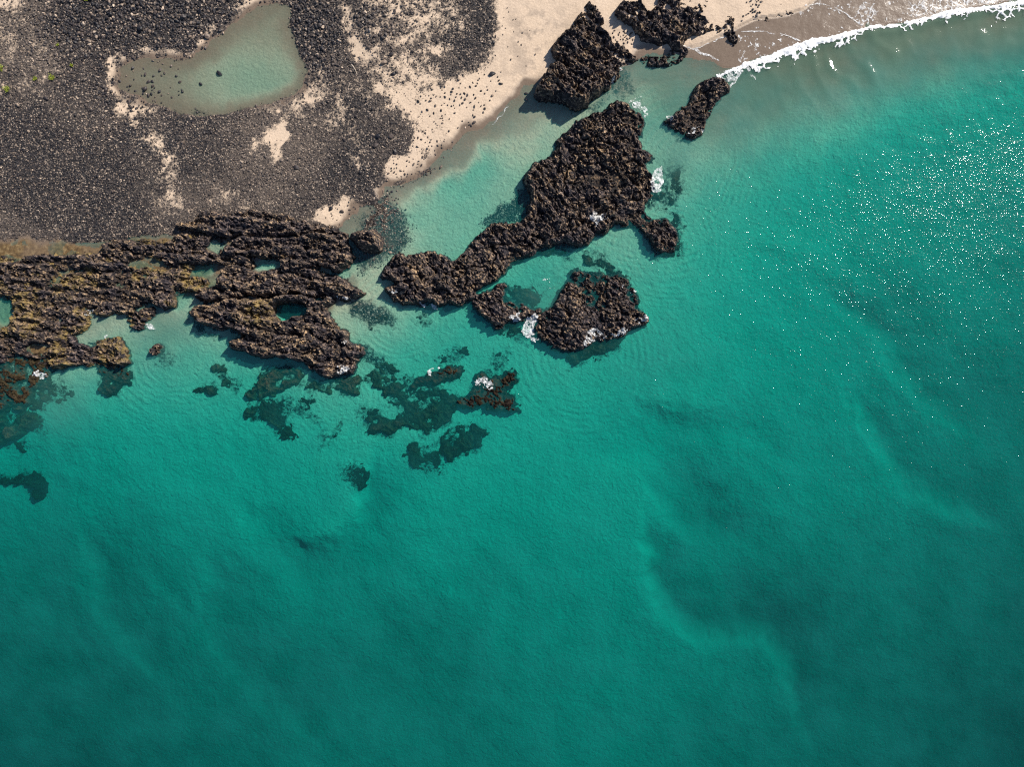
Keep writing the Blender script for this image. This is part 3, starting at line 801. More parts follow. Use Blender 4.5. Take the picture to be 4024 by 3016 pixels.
def wave_height(x, y):
    z = 0.035 * fbm(x * 0.30, y * 0.45, 3, 201) + 0.02 * fbm(x * 0.9, y * 0.9, 2, 203)
    d, sd, run = line_side(x, y, FOAM_LINE)
    seaward = np.where(sd < 0, d, 0)
    near = sm(22, 3, seaward) * (sd < 0) * sm(60, 100, x + 60)
    z += near * 0.05 * fbm(x * 0.4, y * 0.4, 3, 207)
    # refracted crests standing off the breaker
    c = W((3300, 270))
    u = (x - c[0]) * 0.80 + (y - c[1]) * 0.60
    v = -(x - c[0]) * 0.60 + (y - c[1]) * 0.80
    env = np.exp(-(u / 13) ** 2) * np.exp(-(v / 7.0) ** 2)
    ph = u * 2 * math.pi / 4.0 + 1.1 * fbm(x * 0.12, y * 0.12, 2, 211) * 3
    z += env * 0.10 * (np.maximum(np.sin(ph), 0) ** 2 - 0.3)
    # the breaker lifts just behind its foam
    z += 0.22 * np.exp(-((seaward - 0.9) / 0.9) ** 2) * (sd < 0) * (run > 0.05)
    # rings of small waves bending round the rocks
    for px, py, wl, r0, w, a in ((2640, 980, 1.05, 5, 5, .05), (2330, 890, 0.9, 3.0, 2.5, .05), (2300, 1420, 1.2, 9, 6, .035), (2700, 620, 1.2, 9, 7, .04), (1560, 1240, 0.9, 6, 5, .03)):
        c = W((px, py)); r = np.hypot(x - c[0], y - c[1])
        z += a * np.sin(r * 2 * math.pi / wl) * np.exp(-((r - r0) / w) ** 2)
    return z


def prism(name, cells, ztop, zbot, mat, attrs):
    ny, nx = len(WY), len(WX)
    f, us = grid_faces(cells)
    nv = us.sum()
    v = np.stack([SX.ravel()[us], SY.ravel()[us], ztop.ravel()[us]], 1)
    vb = v.copy(); vb[:, 2] = zbot
    fb = f[:, ::-1] + nv
    idx = np.cumsum(us) - 1
    sides = []
    pad = np.pad(cells, 1)
    for dj, di, a, b in ((-1, 0, (0, 0), (0, 1)), (1, 0, (1, 1), (1, 0)), (0, -1, (1, 0), (0, 0)), (0, 1, (0, 1), (1, 1))):
        nb = pad[1 + dj:1 + dj + cells.shape[0], 1 + di:1 + di + cells.shape[1]]
        j, i = np.nonzero(cells & ~nb)
        va = idx[(j + a[0]) * nx + i + a[1]]; vc = idx[(j + b[0]) * nx + i + b[1]]
        sides.append(np.stack([vc, va, va + nv, vc + nv], 1))
    F = np.vstack([f, fb] + sides)
    V = np.vstack([v, vb])
    at = {k: np.concatenate([a.ravel()[us], np.zeros(nv)]) for k, a in attrs.items()}
    return mesh_from(name, V, F, mat, at)


d, sd, run = line_side(SX, SY, FOAM_LINE)
sea_d = np.where(sd < 0, d, 0.0)
surf = sm(17, 1.5, sea_d + 3.0 * fbm(SX * 0.15, SY * 0.15, 3, 221)) * sm(W((2700, 0))[0], W((3100, 0))[0], SX)
milky = np.zeros_like(SX)
for px, py, r, a in ((2620, 330, 9, .5), (2500, 400, 6, .4), (2640, 640, 5, .35), (640, 1290, 6, .45), (2160, 1180, 5, .3), (2850, 520, 9, .25), (380, 1280, 6, .3), (2600, 1380, 9, .12), (230, 1590, 6, .3)):
    c = W((px, py)); q = np.hypot(SX - c[0], SY - c[1])
    milky = np.maximum(milky, a * np.exp(-(q / r) ** 2))
tur = 0.13 + 0.50 * surf + milky * 0.7
tur = tur * (0.85 + 0.3 * fbm(SX * 0.2, SY * 0.2, 3, 223))
chop = 1.0 - 0.88 * np.maximum(surf, sm(34, 12, sea_d) * 0.9 * sm(W((2700, 0))[0], W((3100, 0))[0], SX)) - 0.35 * sm(-1.0, -0.2, wz_ground)
sedi = np.clip(surf * 0.9 + milky * 1.3, 0, 1)
tag(link("sea", prism("sea", sea_cells, wave_height(SX, SY), -14.0, MAT_SEA, {"turbid": np.clip(tur, 0, 1), "sediment": sedi, "chop": chop})),
    "clear teal sea water deepening away from the rocks", "sea", kind="structure")
tag(link("lagoon_water", prism("lagoon_water", lag_cells, 0.012 * fbm(SX * 0.8, SY * 0.8, 2, 225), -3.0, MAT_LAGOON,
         {"turbid": np.full(SX.shape, 0.12), "sediment": np.full(SX.shape, 0.8), "chop": np.full(SX.shape, 0.5)})),
    "shallow grey green lagoon among the cobbles", "lagoon", kind="structure")

# ------------------------------------------------------------------ rocks


TSTEP = 0.2
TOPS = np.full((800, 1050), -0.3)


def rock_mesh(name, poly, height, step=0.1, wall=1.0, tilt=(0, 0), holes=(), rugged=1.0, strata=None, algae=0.0, seed=0, mat=None,
              base=None, sparse=None, crust=0.4, edge=0.6, lift=(), grow=0.2):
    """a crag over an outline: steep broken walls, lumpy top. height = metres above the sea (or negative for reefs)"""
    pl = smooth_poly(W(poly, max(height, 0) * 0.5))
    lo = pl.min(0) - 1.2; hi = pl.max(0) + 1.2
    nx = int((hi[0] - lo[0]) / step) + 1; ny = int((hi[1] - lo[1]) / step) + 1
    xs = lo[0] + step * np.arange(nx); ys = lo[1] + step * np.arange(ny)
    x, y = np.meshgrid(xs, ys)
    x = x + (h2(np.floor(x / step), np.floor(y / step), seed + 1) - .5) * step * 0.5
    y = y + (h2(np.floor(x / step), np.floor(y / step), seed + 2) - .5) * step * 0.5
    wx = x + edge * fbm(x * 0.55, y * 0.55, 4, seed + 3, 0.65); wy = y + edge * fbm(x * 0.55, y * 0.55, 4, seed + 9, 0.65)
    s = sdf(wx, wy, pl)
    for hl in holes:
        s = np.minimum(s, -sdf(wx, wy, smooth_poly(W(hl))))
    s = s + grow
    if sparse is not None:
        s = np.minimum(s, (fbm(x * 0.75, y * 0.75, 3, seed + 15) - sparse) * 0.9)
    c = pl.mean(0)
    H = height + tilt[0] * (x - c[0]) + tilt[1] * (y - c[1])
    for px, py, r, a in lift:
        q = W((px, py), 1.0)
        H = H + a * np.exp(-((x - q[0]) ** 2 + (y - q[1]) ** 2) / (r * K) ** 2)
    g = gz_at(x, y)
    b = np.minimum(g, -0.1) - 0.25 if base is None else np.full(x.shape, base)
    body = sm(-0.42, wall * 0.72 - 0.3, s)
    lumps = 0.75 * fbm(x * 0.28, y * 0.28, 4, seed + 21) * min(1.0, abs(height) + 0.35)
    lumps = lumps + 0.85 * (np.floor(lumps * 2.4) / 2.4 + sm(0.75, 1.0, (lumps * 2.4) % 1.0) / 2.4 - lumps)
    ang = R(-30)
    if strata:
        ang, wl, amp = strata
        u = -x * math.sin(ang) + y * math.cos(ang) + 0.8 * fbm(x * 0.25, y * 0.25, 3, seed + 27)
        saw = (u / wl) % 1.0
        lumps = lumps + 1.9 * amp * (np.minimum(saw / 0.75, (1 - saw) / 0.25) - 0.5)
    ua = x * math.cos(ang) + y * math.sin(ang); va = -x * math.sin(ang) + y * math.cos(ang) + 0.25 * fbm(x * 0.5, y * 0.5, 2, seed + 29)
    calm = 0.55 + 0.6 * sm(-0.5, 0.4, fbm(x * 0.22, y * 0.22, 3, seed + 33))
    f1, f2, idv = worley(ua * 0.55 / crust, va * 1.0 / crust, seed + 31)
    k1, k2, idk = worley(ua * 1.3 / crust, va * 2.0 / crust, seed + 37)
    rg1 = 1 - np.abs(fbm(ua * 0.55, va * 1.1, 3, seed + 35)) * 2
    rg2 = 1 - np.abs(fbm(ua * 1.3, va * 2.4, 3, seed + 36)) * 2
    c1, c2, _ = worley(x * 0.42 + 0.5 * fbm(x * 0.4, y * 0.4, 3, seed + 38), y * 0.42 + 0.5 * fbm(x * 0.4, y * 0.4, 3, seed + 39), seed + 43)
    crack = sm(0.10, 0.0, c2 - c1)
    cr = 0.30 * (rg1 - 0.5) + calm * 0.20 * (rg2 - 0.5) - 0.5 * crack + 0.14 * (idv - 0.5) + calm * (0.16 * (0.5 - k1) + 0.14 * (idk - .5)) + 0.12 * fbm(x * 2.2, y * 2.2, 3, seed + 41)
    top = H + rugged * (lumps + cr)
    z = b + (np.maximum(top, b + 0.1) - b) * body
    gully = np.abs(fbm(x * 0.16, y * 0.22, 4, seed + 47))
    z = z - rugged * 0.75 * sm(0.13, 0.0, gully) * sm(0.4, 1.6, s) * min(1.0, max(height, 0.2))
    if height > 0.8:
        z = np.where(s > 0.9, np.maximum(z, 0.12 + 0.2 * (idk - .5)), z)
    sc_ = (s[1:, 1:] + s[1:, :-1] + s[:-1, 1:] + s[:-1, :-1]) / 4
    f, us = grid_faces(sc_ > -0.5)
    np.maximum.at(TOPS, (np.clip(((y.ravel()[us] + 80) / TSTEP).astype(int), 0, 799), np.clip(((x.ravel()[us] + 105) / TSTEP).astype(int), 0, 1049)), z.ravel()[us])
    al = np.full(x.shape, algae) if np.isscalar(algae) else algae(x, y)
    return mesh_from(name, np.stack([x.ravel()[us], y.ravel()[us], z.ravel()[us]], 1), f, mat or MAT_ROCK, {"algae": al.ravel()[us]}, smooth=False)


def rock(poly, height, label, name="rock_outcrop", cat="rock", group=None, **kw):
    return tag(link(name, rock_mesh(name, poly, height, **kw)), label, cat, group)


P_A = [(2298, 18), (2326, 9), (2353, 20), (2364, 41), (2362, 79), (2348, 88), (2380, 109), (2398, 149), (2421, 172), (2457, 181), (2502, 208), (2513, 222), (2475, 235),
       (2421, 253), (2434, 271), (2432, 294), (2403, 312), (2393, 335), (2348, 362), (2308, 393), (2280, 416), (2253, 412), (2204, 393), (2194, 382), (2145, 384), (2118, 373),
       (2131, 326), (2156, 271), (2190, 244), (2181, 213), (2176, 176), (2208, 136), (2235, 113), (2280, 93), (2258, 86), (2276, 59), (2298, 41)]
P_B = [(2423, 45), (2434, 29), (2466, 16), (2507, 7), (2534, 18), (2552, 36), (2579, 41), (2592, 23), (2600, 0), (2612, -60), (2900, -60), (2935, 0), (2927, 32), (2886, 68), (2855, 86),
       (2837, 104), (2787, 122), (2724, 129), (2692, 149), (2678, 176), (2642, 183), (2620, 167), (2565, 156), (2529, 147), (2511, 122), (2488, 95), (2452, 79), (2425, 63)]
P_C = [(2529, 233), (2556, 225), (2602, 231), (2629, 215), (2656, 198), (2678, 188), (2695, 203), (2674, 226), (2638, 250), (2606, 246), (2552, 247)]
P_D = [(2805, 314), (2828, 312), (2850, 333), (2852, 353), (2814, 384), (2787, 434), (2769, 470), (2764, 505), (2733, 528), (2705, 522), (2674, 506), (2633, 484), (2629, 471), (2656, 459),
       (2692, 425), (2728, 389), (2742, 348), (2769, 330)]
P_E = [(2439, 407), (2466, 409), (2493, 430), (2529, 448), (2536, 464), (2525, 484), (2522, 511), (2516, 556), (2522, 583), (2561, 606), (2565, 629), (2538, 642), (2543, 665), (2565, 697),
       (2565, 746), (2558, 777), (2534, 809), (2538, 840), (2561, 856), (2602, 863), (2640, 862), (2662, 885), (2668, 935), (2655, 970), (2640, 985), (2611, 985), (2574, 970), (2543, 931), (2511, 890),
       (2461, 881), (2421, 885), (2389, 900), (2335, 925), (2299, 960), (2253, 965), (2217, 952), (2181, 958), (2122, 976), (2095, 997), (2045, 1017), (2000, 1046), (1950, 1092), (1909, 1119),
       (1878, 1145), (1862, 1172), (1837, 1182), (1787, 1198), (1742, 1193), (1706, 1191), (1642, 1191), (1588, 1189), (1556, 1175), (1525, 1148), (1538, 1125), (1574, 1112), (1543, 1100),
       (1502, 1080), (1511, 1058), (1543, 1026), (1579, 1008), (1642, 996), (1706, 994), (1737, 1003), (1764, 1030), (1791, 1026), (1814, 1003), (1828, 976), (1859, 949), (1882, 917),
       (1918, 890), (1963, 872), (2032, 872), (2068, 850), (2075, 809), (2090, 777), (2072, 710), (2086, 669), (2109, 638), (2154, 620), (2181, 605), (2194, 552), (2217, 525), (2253, 502),
       (2280, 475), (2326, 452), (2371, 434), (2403, 412)]
P_F = [(1850, 1192), (1862, 1160), (1918, 1141), (1963, 1123), (1990, 1124), (1985, 1185), (2059, 1202), (2109, 1213), (2125, 1228), (2172, 1207), (2190, 1175), (2199, 1148), (2235, 1112), (2249, 1095),
       (2253, 1067), (2271, 1058), (2317, 1062), (2353, 1067), (2407, 1085), (2434, 1072), (2470, 1092), (2479, 1121), (2500, 1139), (2509, 1193), (2516, 1220), (2536, 1238), (2543, 1270), (2511, 1288),
       (2475, 1300), (2440, 1318), (2400, 1340), (2340, 1350), (2290, 1362), (2235, 1378), (2190, 1368), (2149, 1342), (2109, 1315), (2112, 1262), (2060, 1256), (2010, 1268), (1968, 1287),
       (1936, 1268), (1900, 1238)]
P_G = [(1381, 914), (1406, 905), (1436, 902), (1460, 900), (1476, 909), (1494, 927), (1498, 950), (1495, 965), (1486, 982), (1463, 985), (1436, 980), (1415, 972), (1395, 958), (1374, 931)]

rock(P_A, 2.3, "tall dark triangular crag with a needle tip on the pale beach", seed=1000, wall=1.0, tilt=(-0.09, -0.05), strata=(R(-35), 2.4, 0.35),
     lift=((2400, 210, 60, -0.5), (2480, 215, 60, -0.9), (2330, 50, 70, -0.4), (2150, 340, 60, 0.5), (2270, 390, 60, 0.4)))
rock(P_B, 1.7, "broad dark crag curling round a small pool at the top edge", seed=1100, wall=1.1, tilt=(-0.05, -0.03), strata=(R(-30), 2.6, 0.3), lift=((2650, 160, 60, 0.5), (2850, 20, 120, -0.7)))
rock(P_C, 0.5, "thin low rock bar lying across the shallow pool below the curling crag", seed=1200, wall=0.6, edge=0.3, grow=0.35)
rock([(2841, 100), (2868, 93), (2877, 125), (2895, 143), (2898, 163), (2879, 170), (2866, 147), (2845, 117)], 0.6, "small ragged rock tail beside the wet brown swash sand", seed=1230, wall=0.5, edge=0.4)
rock([(2985, -30), (3060, -30), (3085, 10), (3112, 45), (3095, 62), (3050, 60), (3020, 88), (2990, 82), (2975, 40)], 0.5, "broken stony outcrop at the head of the wet sand", seed=1260, wall=0.5, sparse=-0.25, edge=0.5)
rock(P_D, 0.9, "narrow slanting rock islet at the end of the breaking wave", seed=1300, wall=1.0, tilt=(0.03, 0.05), edge=0.4, grow=0.55)
rock(P_E, 1.15, "largest rock platform, standing in the sea, with a tail sweeping west", seed=1400, wall=1.2, tilt=(-0.018, 0.012), strata=(R(-50), 2.8, 0.28),
     lift=((2120, 700, 90, 0.5), (1690, 1130, 90, 0.55), (1640, 1020, 60, 0.3), (2620, 930, 70, 0.2), (2250, 880, 120, 0.3), (2330, 500, 120, 0.35)))
rock(P_F, 0.72, "low knobbly rock island enclosing a round turquoise pool", seed=1500, wall=1.2, crust=0.6, tilt=(0.0, -0.01),
     lift=((2260, 1180, 100, 0.2), (2290, 1280, 90, 0.25), (1940, 1200, 60, 0.15), (2050, 1225, 60, 0.1)))
rock(P_G, 3.2, "tall dark domed boulder casting a long shadow at the channel mouth", name="boulder", cat="boulder", seed=1600, wall=2.0, edge=0.25, tilt=(0.06, 0.05))

SHELF_W = [(-160, 1030), (60, 1015), (200, 1005), (400, 985), (415, 958), (520, 950), (640, 955), (690, 935), (740, 925), (800, 950), (800, 1000), (745, 1030), (735, 1090), (800, 1100), (800, 1140), (690, 1150), (680, 1200),
           (600, 1235), (570, 1280), (520, 1280), (500, 1240), (400, 1230), (345, 1245), (335, 1290), (290, 1315), (310, 1360), (400, 1345), (470, 1335), (492, 1400), (480, 1440), (320, 1430), (190, 1450), (60, 1420), (-160, 1410)]
SHELF_E = [(700, 900), (770, 850), (840, 822), (960, 830), (1120, 842), (1240, 885), (1335, 900), (1355, 965), (1380, 1025), (1355, 1050), (1310, 1070), (1350, 1105), (1420, 1152), (1300, 1180), (1285, 1225), (1200, 1300),
           (1000, 1330), (900, 1290), (780, 1260), (740, 1225), (800, 1190), (780, 1155), (845, 1125), (870, 1080), (860, 1035), (740, 1035), (760, 1000), (800, 970), (760, 930)]
HOLES_W = ([(-40, 1170), (20, 1165), (60, 1190), (66, 1240), (40, 1285), (-40, 1292)], [(100, 1350), (150, 1345), (200, 1355), (210, 1385), (110, 1392)],
           [(490, 1045), (540, 1018), (600, 1013), (690, 1030), (640, 1055), (560, 1064)], [(362, 1203), (430, 1165), (475, 1148), (455, 1188), (390, 1210)],
           [(190, 1128), (260, 1078), (335, 1058), (285, 1102), (215, 1138)], [(430, 1110), (480, 1098), (530, 1100), (500, 1125), (440, 1128)])
HOLES_E = ([(1080, 1200), (1120, 1186), (1185, 1190), (1215, 1212), (1202, 1235), (1180, 1247), (1120, 1264), (1085, 1252), (1074, 1228)], [(1225, 1172), (1262, 1164), (1282, 1176), (1268, 1194), (1240, 1194)],
           [(1000, 1010), (1050, 1006), (1102, 1018), (1097, 1052), (1060, 1070), (1005, 1077), (982, 1050)], [(812, 955), (850, 943), (864, 975), (852, 1002), (818, 996)], [(1252, 950), (1297, 943), (1292, 972), (1258, 974)])
yel = lambda x, y: 0.75 * sm(-0.2, 0.3, fbm(x * 0.2, y * 0.2, 3, 311)) + 0 * x
rock(SHELF_W, 0.28, "low weedy rock floor between the ridges at the left edge", name="rock_shelf", cat="rock shelf", seed=2500, wall=0.9, holes=HOLES_W, step=0.12, rugged=0.8, algae=yel, strata=(R(-8), 2.0, 0.2))
rock(SHELF_E, 0.22, "low dark rock floor between the ridges beside the domed boulder", name="rock_shelf", cat="rock shelf", seed=2600, wall=0.9, holes=HOLES_E, step=0.12, rugged=0.8, strata=(R(-12), 2.2, 0.25))

P_H1 = [(692, 897), (740, 870), (769, 854), (832, 824), (882, 818), (950, 829), (1027, 834), (1118, 840), (1176, 868), (1235, 884), (1294, 884), (1326, 897), (1335, 913), (1294, 914), (1249, 905),
        (1181, 913), (1118, 922), (1045, 927), (1000, 922), (950, 920), (900, 932), (859, 929), (791, 914), (742, 906)]
P_H2 = [(890, 965), (960, 937), (1045, 935), (1113, 931), (1226, 922), (1339, 919), (1353, 931), (1353, 967), (1371, 985), (1380, 1026), (1357, 1049), (1317, 1062), (1290, 1035), (1226, 1038), (1172, 1048),
        (1109, 1060), (1104, 1017), (1050, 1003), (1000, 1000), (940, 1000), (895, 990)]
P_H3 = [(640, 1012), (700, 1001), (740, 990), (800, 993), (880, 1003), (940, 1012), (985, 1030), (980, 1048), (930, 1034), (860, 1030), (790, 1027), (720, 1026), (660, 1034)]
P_H4 = [(882, 1042), (930, 1038), (975, 1052), (1000, 1078), (1090, 1066), (1181, 1048), (1226, 1064), (1290, 1085), (1348, 1103), (1375, 1134), (1421, 1152), (1384, 1172), (1308, 1168), (1271, 1157),
        (1222, 1162), (1149, 1146), (1090, 1158), (1014, 1162), (950, 1156), (880, 1166), (800, 1173), (778, 1157), (841, 1125), (866, 1090)]
P_H5 = [(745, 1222), (796, 1202), (859, 1184), (950, 1172), (1014, 1172), (1090, 1168), (1149, 1157), (1222, 1172), (1271, 1167), (1300, 1178), (1289, 1190), (1285, 1225), (1312, 1279), (1357, 1311),
        (1362, 1342), (1421, 1365), (1425, 1383), (1398, 1410), (1375, 1455), (1335, 1474), (1271, 1483), (1222, 1455), (1194, 1424), (1149, 1410), (1090, 1401), (1000, 1397), (972, 1385), (910, 1372),
        (915, 1340), (955, 1320), (900, 1290), (837, 1290), (769, 1250)]
POOL5 = [(1080, 1200), (1120, 1186), (1185, 1190), (1215, 1212), (1202, 1235), (1180, 1247), (1120, 1264), (1085, 1252), (1074, 1228)]
POOL6 = [(1225, 1172), (1262, 1164), (1282, 1176), (1268, 1194), (1240, 1194)]
kw = dict(strata=(R(-12), 2.7, 0.48))
rock(P_H1, 1.6, "uppermost dark rock ridge bordering the cobbles west of the domed boulder", seed=1700, wall=1.1, tilt=(0.01, -0.10), **kw)
rock(P_H2, 2.1, "thick dark ridge ending in a blunt nose beside the domed boulder", seed=1750, wall=1.0, tilt=(0.02, -0.08), **kw)
rock(P_H3, 1.4, "thin dark rib overhanging the shaded blue rock pool", seed=1800, wall=0.7, tilt=(0, -0.1), edge=0.4, **kw)
rock(P_H4, 1.9, "long sloping ridge pointing east into the channel north of the round pool", seed=1850, wall=1.0, tilt=(0.0, -0.12), **kw)
rock(P_H5, 2.2, "bulky headland pierced by a deep round rock pool", seed=1900, wall=1.3, tilt=(-0.01, 0.02), holes=(POOL5, POOL6), lift=((1100, 1180, 80, 0.7), (1330, 1440, 80, -0.7), (800, 1230, 60, -0.3)),
     algae=lambda x, y: np.exp(-(np.hypot(x - W((1030, 1230))[0], y - W((1030, 1230))[1]) / 2.4) ** 2), **kw)
P_L1 = [(-160, 1040), (0, 1036), (90, 1015), (149, 1006), (271, 1010), (362, 1001), (421, 988), (479, 992), (543, 990), (572, 1000), (505, 1021), (484, 1038), (416, 1062), (317, 1049), (262, 1062), (217, 1076),
        (185, 1085), (158, 1122), (127, 1136), (41, 1130), (0, 1098), (-160, 1090)]
P_L2 = [(412, 963), (443, 952), (498, 952), (543, 970), (602, 974), (651, 961), (678, 933), (742, 915), (805, 931), (810, 972), (769, 990), (706, 997), (633, 1000), (556, 988), (479, 984), (425, 981)]
P_L3 = [(267, 1078), (362, 1074), (430, 1070), (511, 1062), (588, 1066), (633, 1064), (697, 1051), (742, 1041), (745, 1070), (700, 1086), (769, 1085), (805, 1098), (801, 1134), (769, 1146), (687, 1150), (674, 1166),
        (683, 1200), (656, 1205), (583, 1187), (520, 1209), (511, 1236), (452, 1223), (393, 1227), (362, 1213), (372, 1180), (420, 1152), (445, 1132), (380, 1118), (300, 1126), (220, 1128), (205, 1120), (250, 1095)]
P_L4 = [(-160, 1110), (0, 1112), (27, 1112), (68, 1143), (127, 1145), (200, 1132), (260, 1142), (340, 1132), (412, 1140), (395, 1160), (356, 1185), (346, 1225), (340, 1245), (330, 1284), (288, 1310), (300, 1350),
        (360, 1370), (400, 1342), (440, 1330), (466, 1333), (482, 1370), (493, 1397), (483, 1438), (440, 1420), (407, 1415), (317, 1425), (215, 1440), (190, 1425), (205, 1398), (110, 1398), (80, 1390), (0, 1400), (-160, 1405)]
POOL_L = [(-40, 1170), (20, 1165), (60, 1190), (66, 1240), (40, 1285), (-40, 1292)]
POOL_L2 = [(100, 1350), (150, 1345), (200, 1355), (210, 1385), (110, 1392)]
yel = lambda x, y: 0.75 * sm(-0.2, 0.3, fbm(x * 0.2, y * 0.2, 3, 311)) + 0 * x
kl = dict(strata=(R(-8), 2.3, 0.40))
rock(P_L1, 1.2, "long low rock ridge between the wet sand flat and the left shelf", seed=2000, wall=0.9, tilt=(0.0, -0.12), **kl)
rock(P_L2, 1.2, "slim crooked rib below the cobbles, west of the uppermost ridge", seed=2050, wall=0.7, tilt=(0, -0.1), edge=0.45, **kl)
rock(P_L3, 1.1, "jagged middle shelf of dark rock broken by amber pools", seed=2100, wall=0.8, tilt=(0.0, -0.05), sparse=-0.75, algae=yel, **kl)
rock(P_L4, 1.0, "yellowish weedy rock shelf at the left edge above the sea", seed=2150, wall=0.8, holes=(POOL_L, POOL_L2), sparse=-0.8, algae=yel, lift=((460, 1380, 60, 0.5), (250, 1430, 80, 0.2)), **kl)
rock([(500, 1247), (540, 1225), (597, 1222), (602, 1240), (572, 1263), (557, 1285), (525, 1280), (510, 1262)], 0.5, "small crooked rock beside the milky sandy inlet", seed=2200, wall=0.6, edge=0.35)
rock([(592, 1378), (600, 1360), (622, 1353), (637, 1365), (630, 1382), (606, 1392)], 0.45, "lone little dark rock off the sandy inlet", seed=2230, wall=0.7, edge=0.25, step=0.12)

# submerged reefs
for i, (poly, h, lab, kw) in enumerate(REEFS):
    kk = dict(step=0.16, wall=1.2, rugged=0.6, edge=0.95, algae=0.08, mat=MAT_REEF, sparse=-0.42)
    kk.update(kw)
    rock(poly, h, lab, name="submerged_reef", cat="reef", group="reefs drowned off the rocky point", seed=3000 + 53 * i, **kk)

# ------------------------------------------------------------------ stones


def stone_mesh(i):
    r = random.Random(900 + i)
    import bmesh
    bm = bmesh.new()
    bmesh.ops.create_icosphere(bm, subdivisions=2, radius=0.5)
    a, b, c = r.uniform(.8, 1.25), r.uniform(.65, .95), r.uniform(.5, .85)
    cuts = [(Vector((r.gauss(0, 1), r.gauss(0, 1), r.gauss(0, .8))).normalized(), r.uniform(.28, .42)) for _ in range(7)]
    for v in bm.verts:
        p = v.co
        for n_, d_ in cuts:
            k = p.dot(n_) - d_
            if k > 0: p = p - n_ * k
        v.co = Vector((p.x * a, p.y * b, p.z * c))
    me = bpy.data.meshes.new("stone")
    bm.to_mesh(me); bm.free()
    me.materials.append(MAT_STONE)
    return me


STONES = [stone_mesh(i) for i in range(8)]


def put_stone(px, py, size, label, group, name="stone", sink=0.22):
    x, y = W((px, py))
    o = link(name, STONES[random.randrange(8)])
    s = size
    o.location = (x, y, float(gz_at(x, y)) + s * (0.32 - sink))
    o.scale = (s * random.uniform(.85, 1.2), s * random.uniform(.85, 1.15), s * random.uniform(.8, 1.15))
    o.rotation_euler = (random.uniform(-.3, .3), random.uniform(-.3, .3), random.uniform(0, 6.28))
    tag(o, label, "boulder" if name == "boulder" else "stone", group)
    return o


# single boulders
for px, py, sz, lab in [(1934, 292, 1.1, "blocky dark boulder alone on the beach with a sharp shadow"), (1385, 286, 1.0, "angular boulder east of the lagoon among pale stones"),
                        (1512, 256, 1.2, "dark boulder between two sand patches above the beach"), (1540, 226, 1.1, "boulder just above the dark one between two sand patches"),
                        (1548, 300, 0.9, "smaller boulder below the pair between the sand patches"), (1488, 540, 1.1, "left of two dark boulders in the lower cobbles"),
                        (1540, 540, 1.1, "right of two dark boulders in the lower cobbles"), (1478, 574, 1.2, "boulder below the pair in the lower cobbles"),
                        (1556, 600, 0.9, "boulder at the inner edge of the lowest sand tongue"), (1170, 664, 1.0, "dark boulder alone in the central cobbles"),
                        (1392, 657, 0.9, "dark boulder beside the small pale grit patch"), (1732, 656, 0.8, "lone dark stone in the shallow edge of the channel"),
                        (2067, 366, 0.7, "pale topped stone in the wet sand left of the tall crag"), (2070, 391, 0.7, "dark cluster stone in shallows left of the tall crag"),
                        (1300, 822, 0.8, "stone on the little sand patch by the uppermost ridge"), (1345, 832, 0.8, "second stone on the little sand patch by the uppermost ridge"),
                        (572, 349, 1.0, "largest stone standing in the brown end of the lagoon"), (862, 286, 1.0, "dark stone in the middle of the lagoon"),
                        (788, 328, 0.8, "stone in the lagoon left of its deep part"), (725, 565, 0.9, "dark boulder in the cobbles below the lagoon"),
                        (200, 398, 0.9, "dark boulder in the grey cobbles below the shrubs"), (1720, 175, 0.6, "stone in the muddy hollow above the beach")]:
    put_stone(px, py, sz, lab, None, "boulder")


def scatter(poly, n, smin, smax, label, group, seed):
    r = np.random.default_rng(seed)
    pl = np.array(poly, float)
    lo, hi = pl.min(0), pl.max(0)
    k = 0; pts = []
    while k < n:
        q = lo + (hi - lo) * r.random(2)
        if sdf(np.array([q[0]]), np.array([q[1]]), pl)[0] <= 0: continue
        if any((q[0] - p[0]) ** 2 + (q[1] - p[1]) ** 2 < 64 for p in pts): continue
        pts.append(q)
        put_stone(q[0], q[1], smin + (smax - smin) * r.random() ** 2.2, label, group)
        k += 1


scatter([(1640, 400), (1760, 330), (1900, 280), (1990, 280), (1940, 420), (1850, 500), (1760, 530), (1660, 440)], 95, 0.3, 0.6, "dark stone scattered on the pale beach above the channel", "stones strewn on the pale beach", 1)
scatter([(1540, 612), (1700, 620), (1620, 690), (1510, 730)], 34, 0.28, 0.5, "dark stone scattered on the lowest pale sand tongue", "stones on the lowest sand tongue", 2)
scatter([(1620, 530), (1740, 560), (1740, 595), (1620, 585)], 18, 0.28, 0.5, "dark stone scattered on the middle pale sand tongue", "stones on the middle sand tongue", 3)
scatter([(480, 235), (600, 225), (700, 250), (720, 370), (620, 415), (490, 345)], 48, 0.3, 0.7, "small stone standing in the brown western shallows of the lagoon", "stones in the lagoon shallows", 4)
scatter([(1270, 800), (1420, 790), (1390, 860), (1300, 870)], 16, 0.28, 0.5, "small stone strewn on the sand patch by the uppermost ridge", "stones on the sand patch by the ridge", 5)
scatter([(2390, 120), (2500, 130), (2480, 180), (2410, 165)], 26, 0.28, 0.5, "small dark stone on the sand between the two tall crags", "stones between the crags", 6)
scatter([(1500, 745), (1560, 750), (1600, 830), (1520, 830)], 22, 0.3, 0.55, "dark drowned stone at the shallow head of the channel", "stones at the head of the channel", 7)
scatter([(1960, 20), (2080, 0), (2110, 230), (2030, 300), (1970, 240)], 18, 0.25, 0.42, "small dark stone on the upper beach west of the tall crag", "stones on the upper beach", 8)
scatter([(2930, 10), (2990, 0), (2980, 70), (2900, 90)], 22, 0.3, 0.6, "dark stone strewn on pale sand beside the curling crag", "stones beside the curling crag", 9)

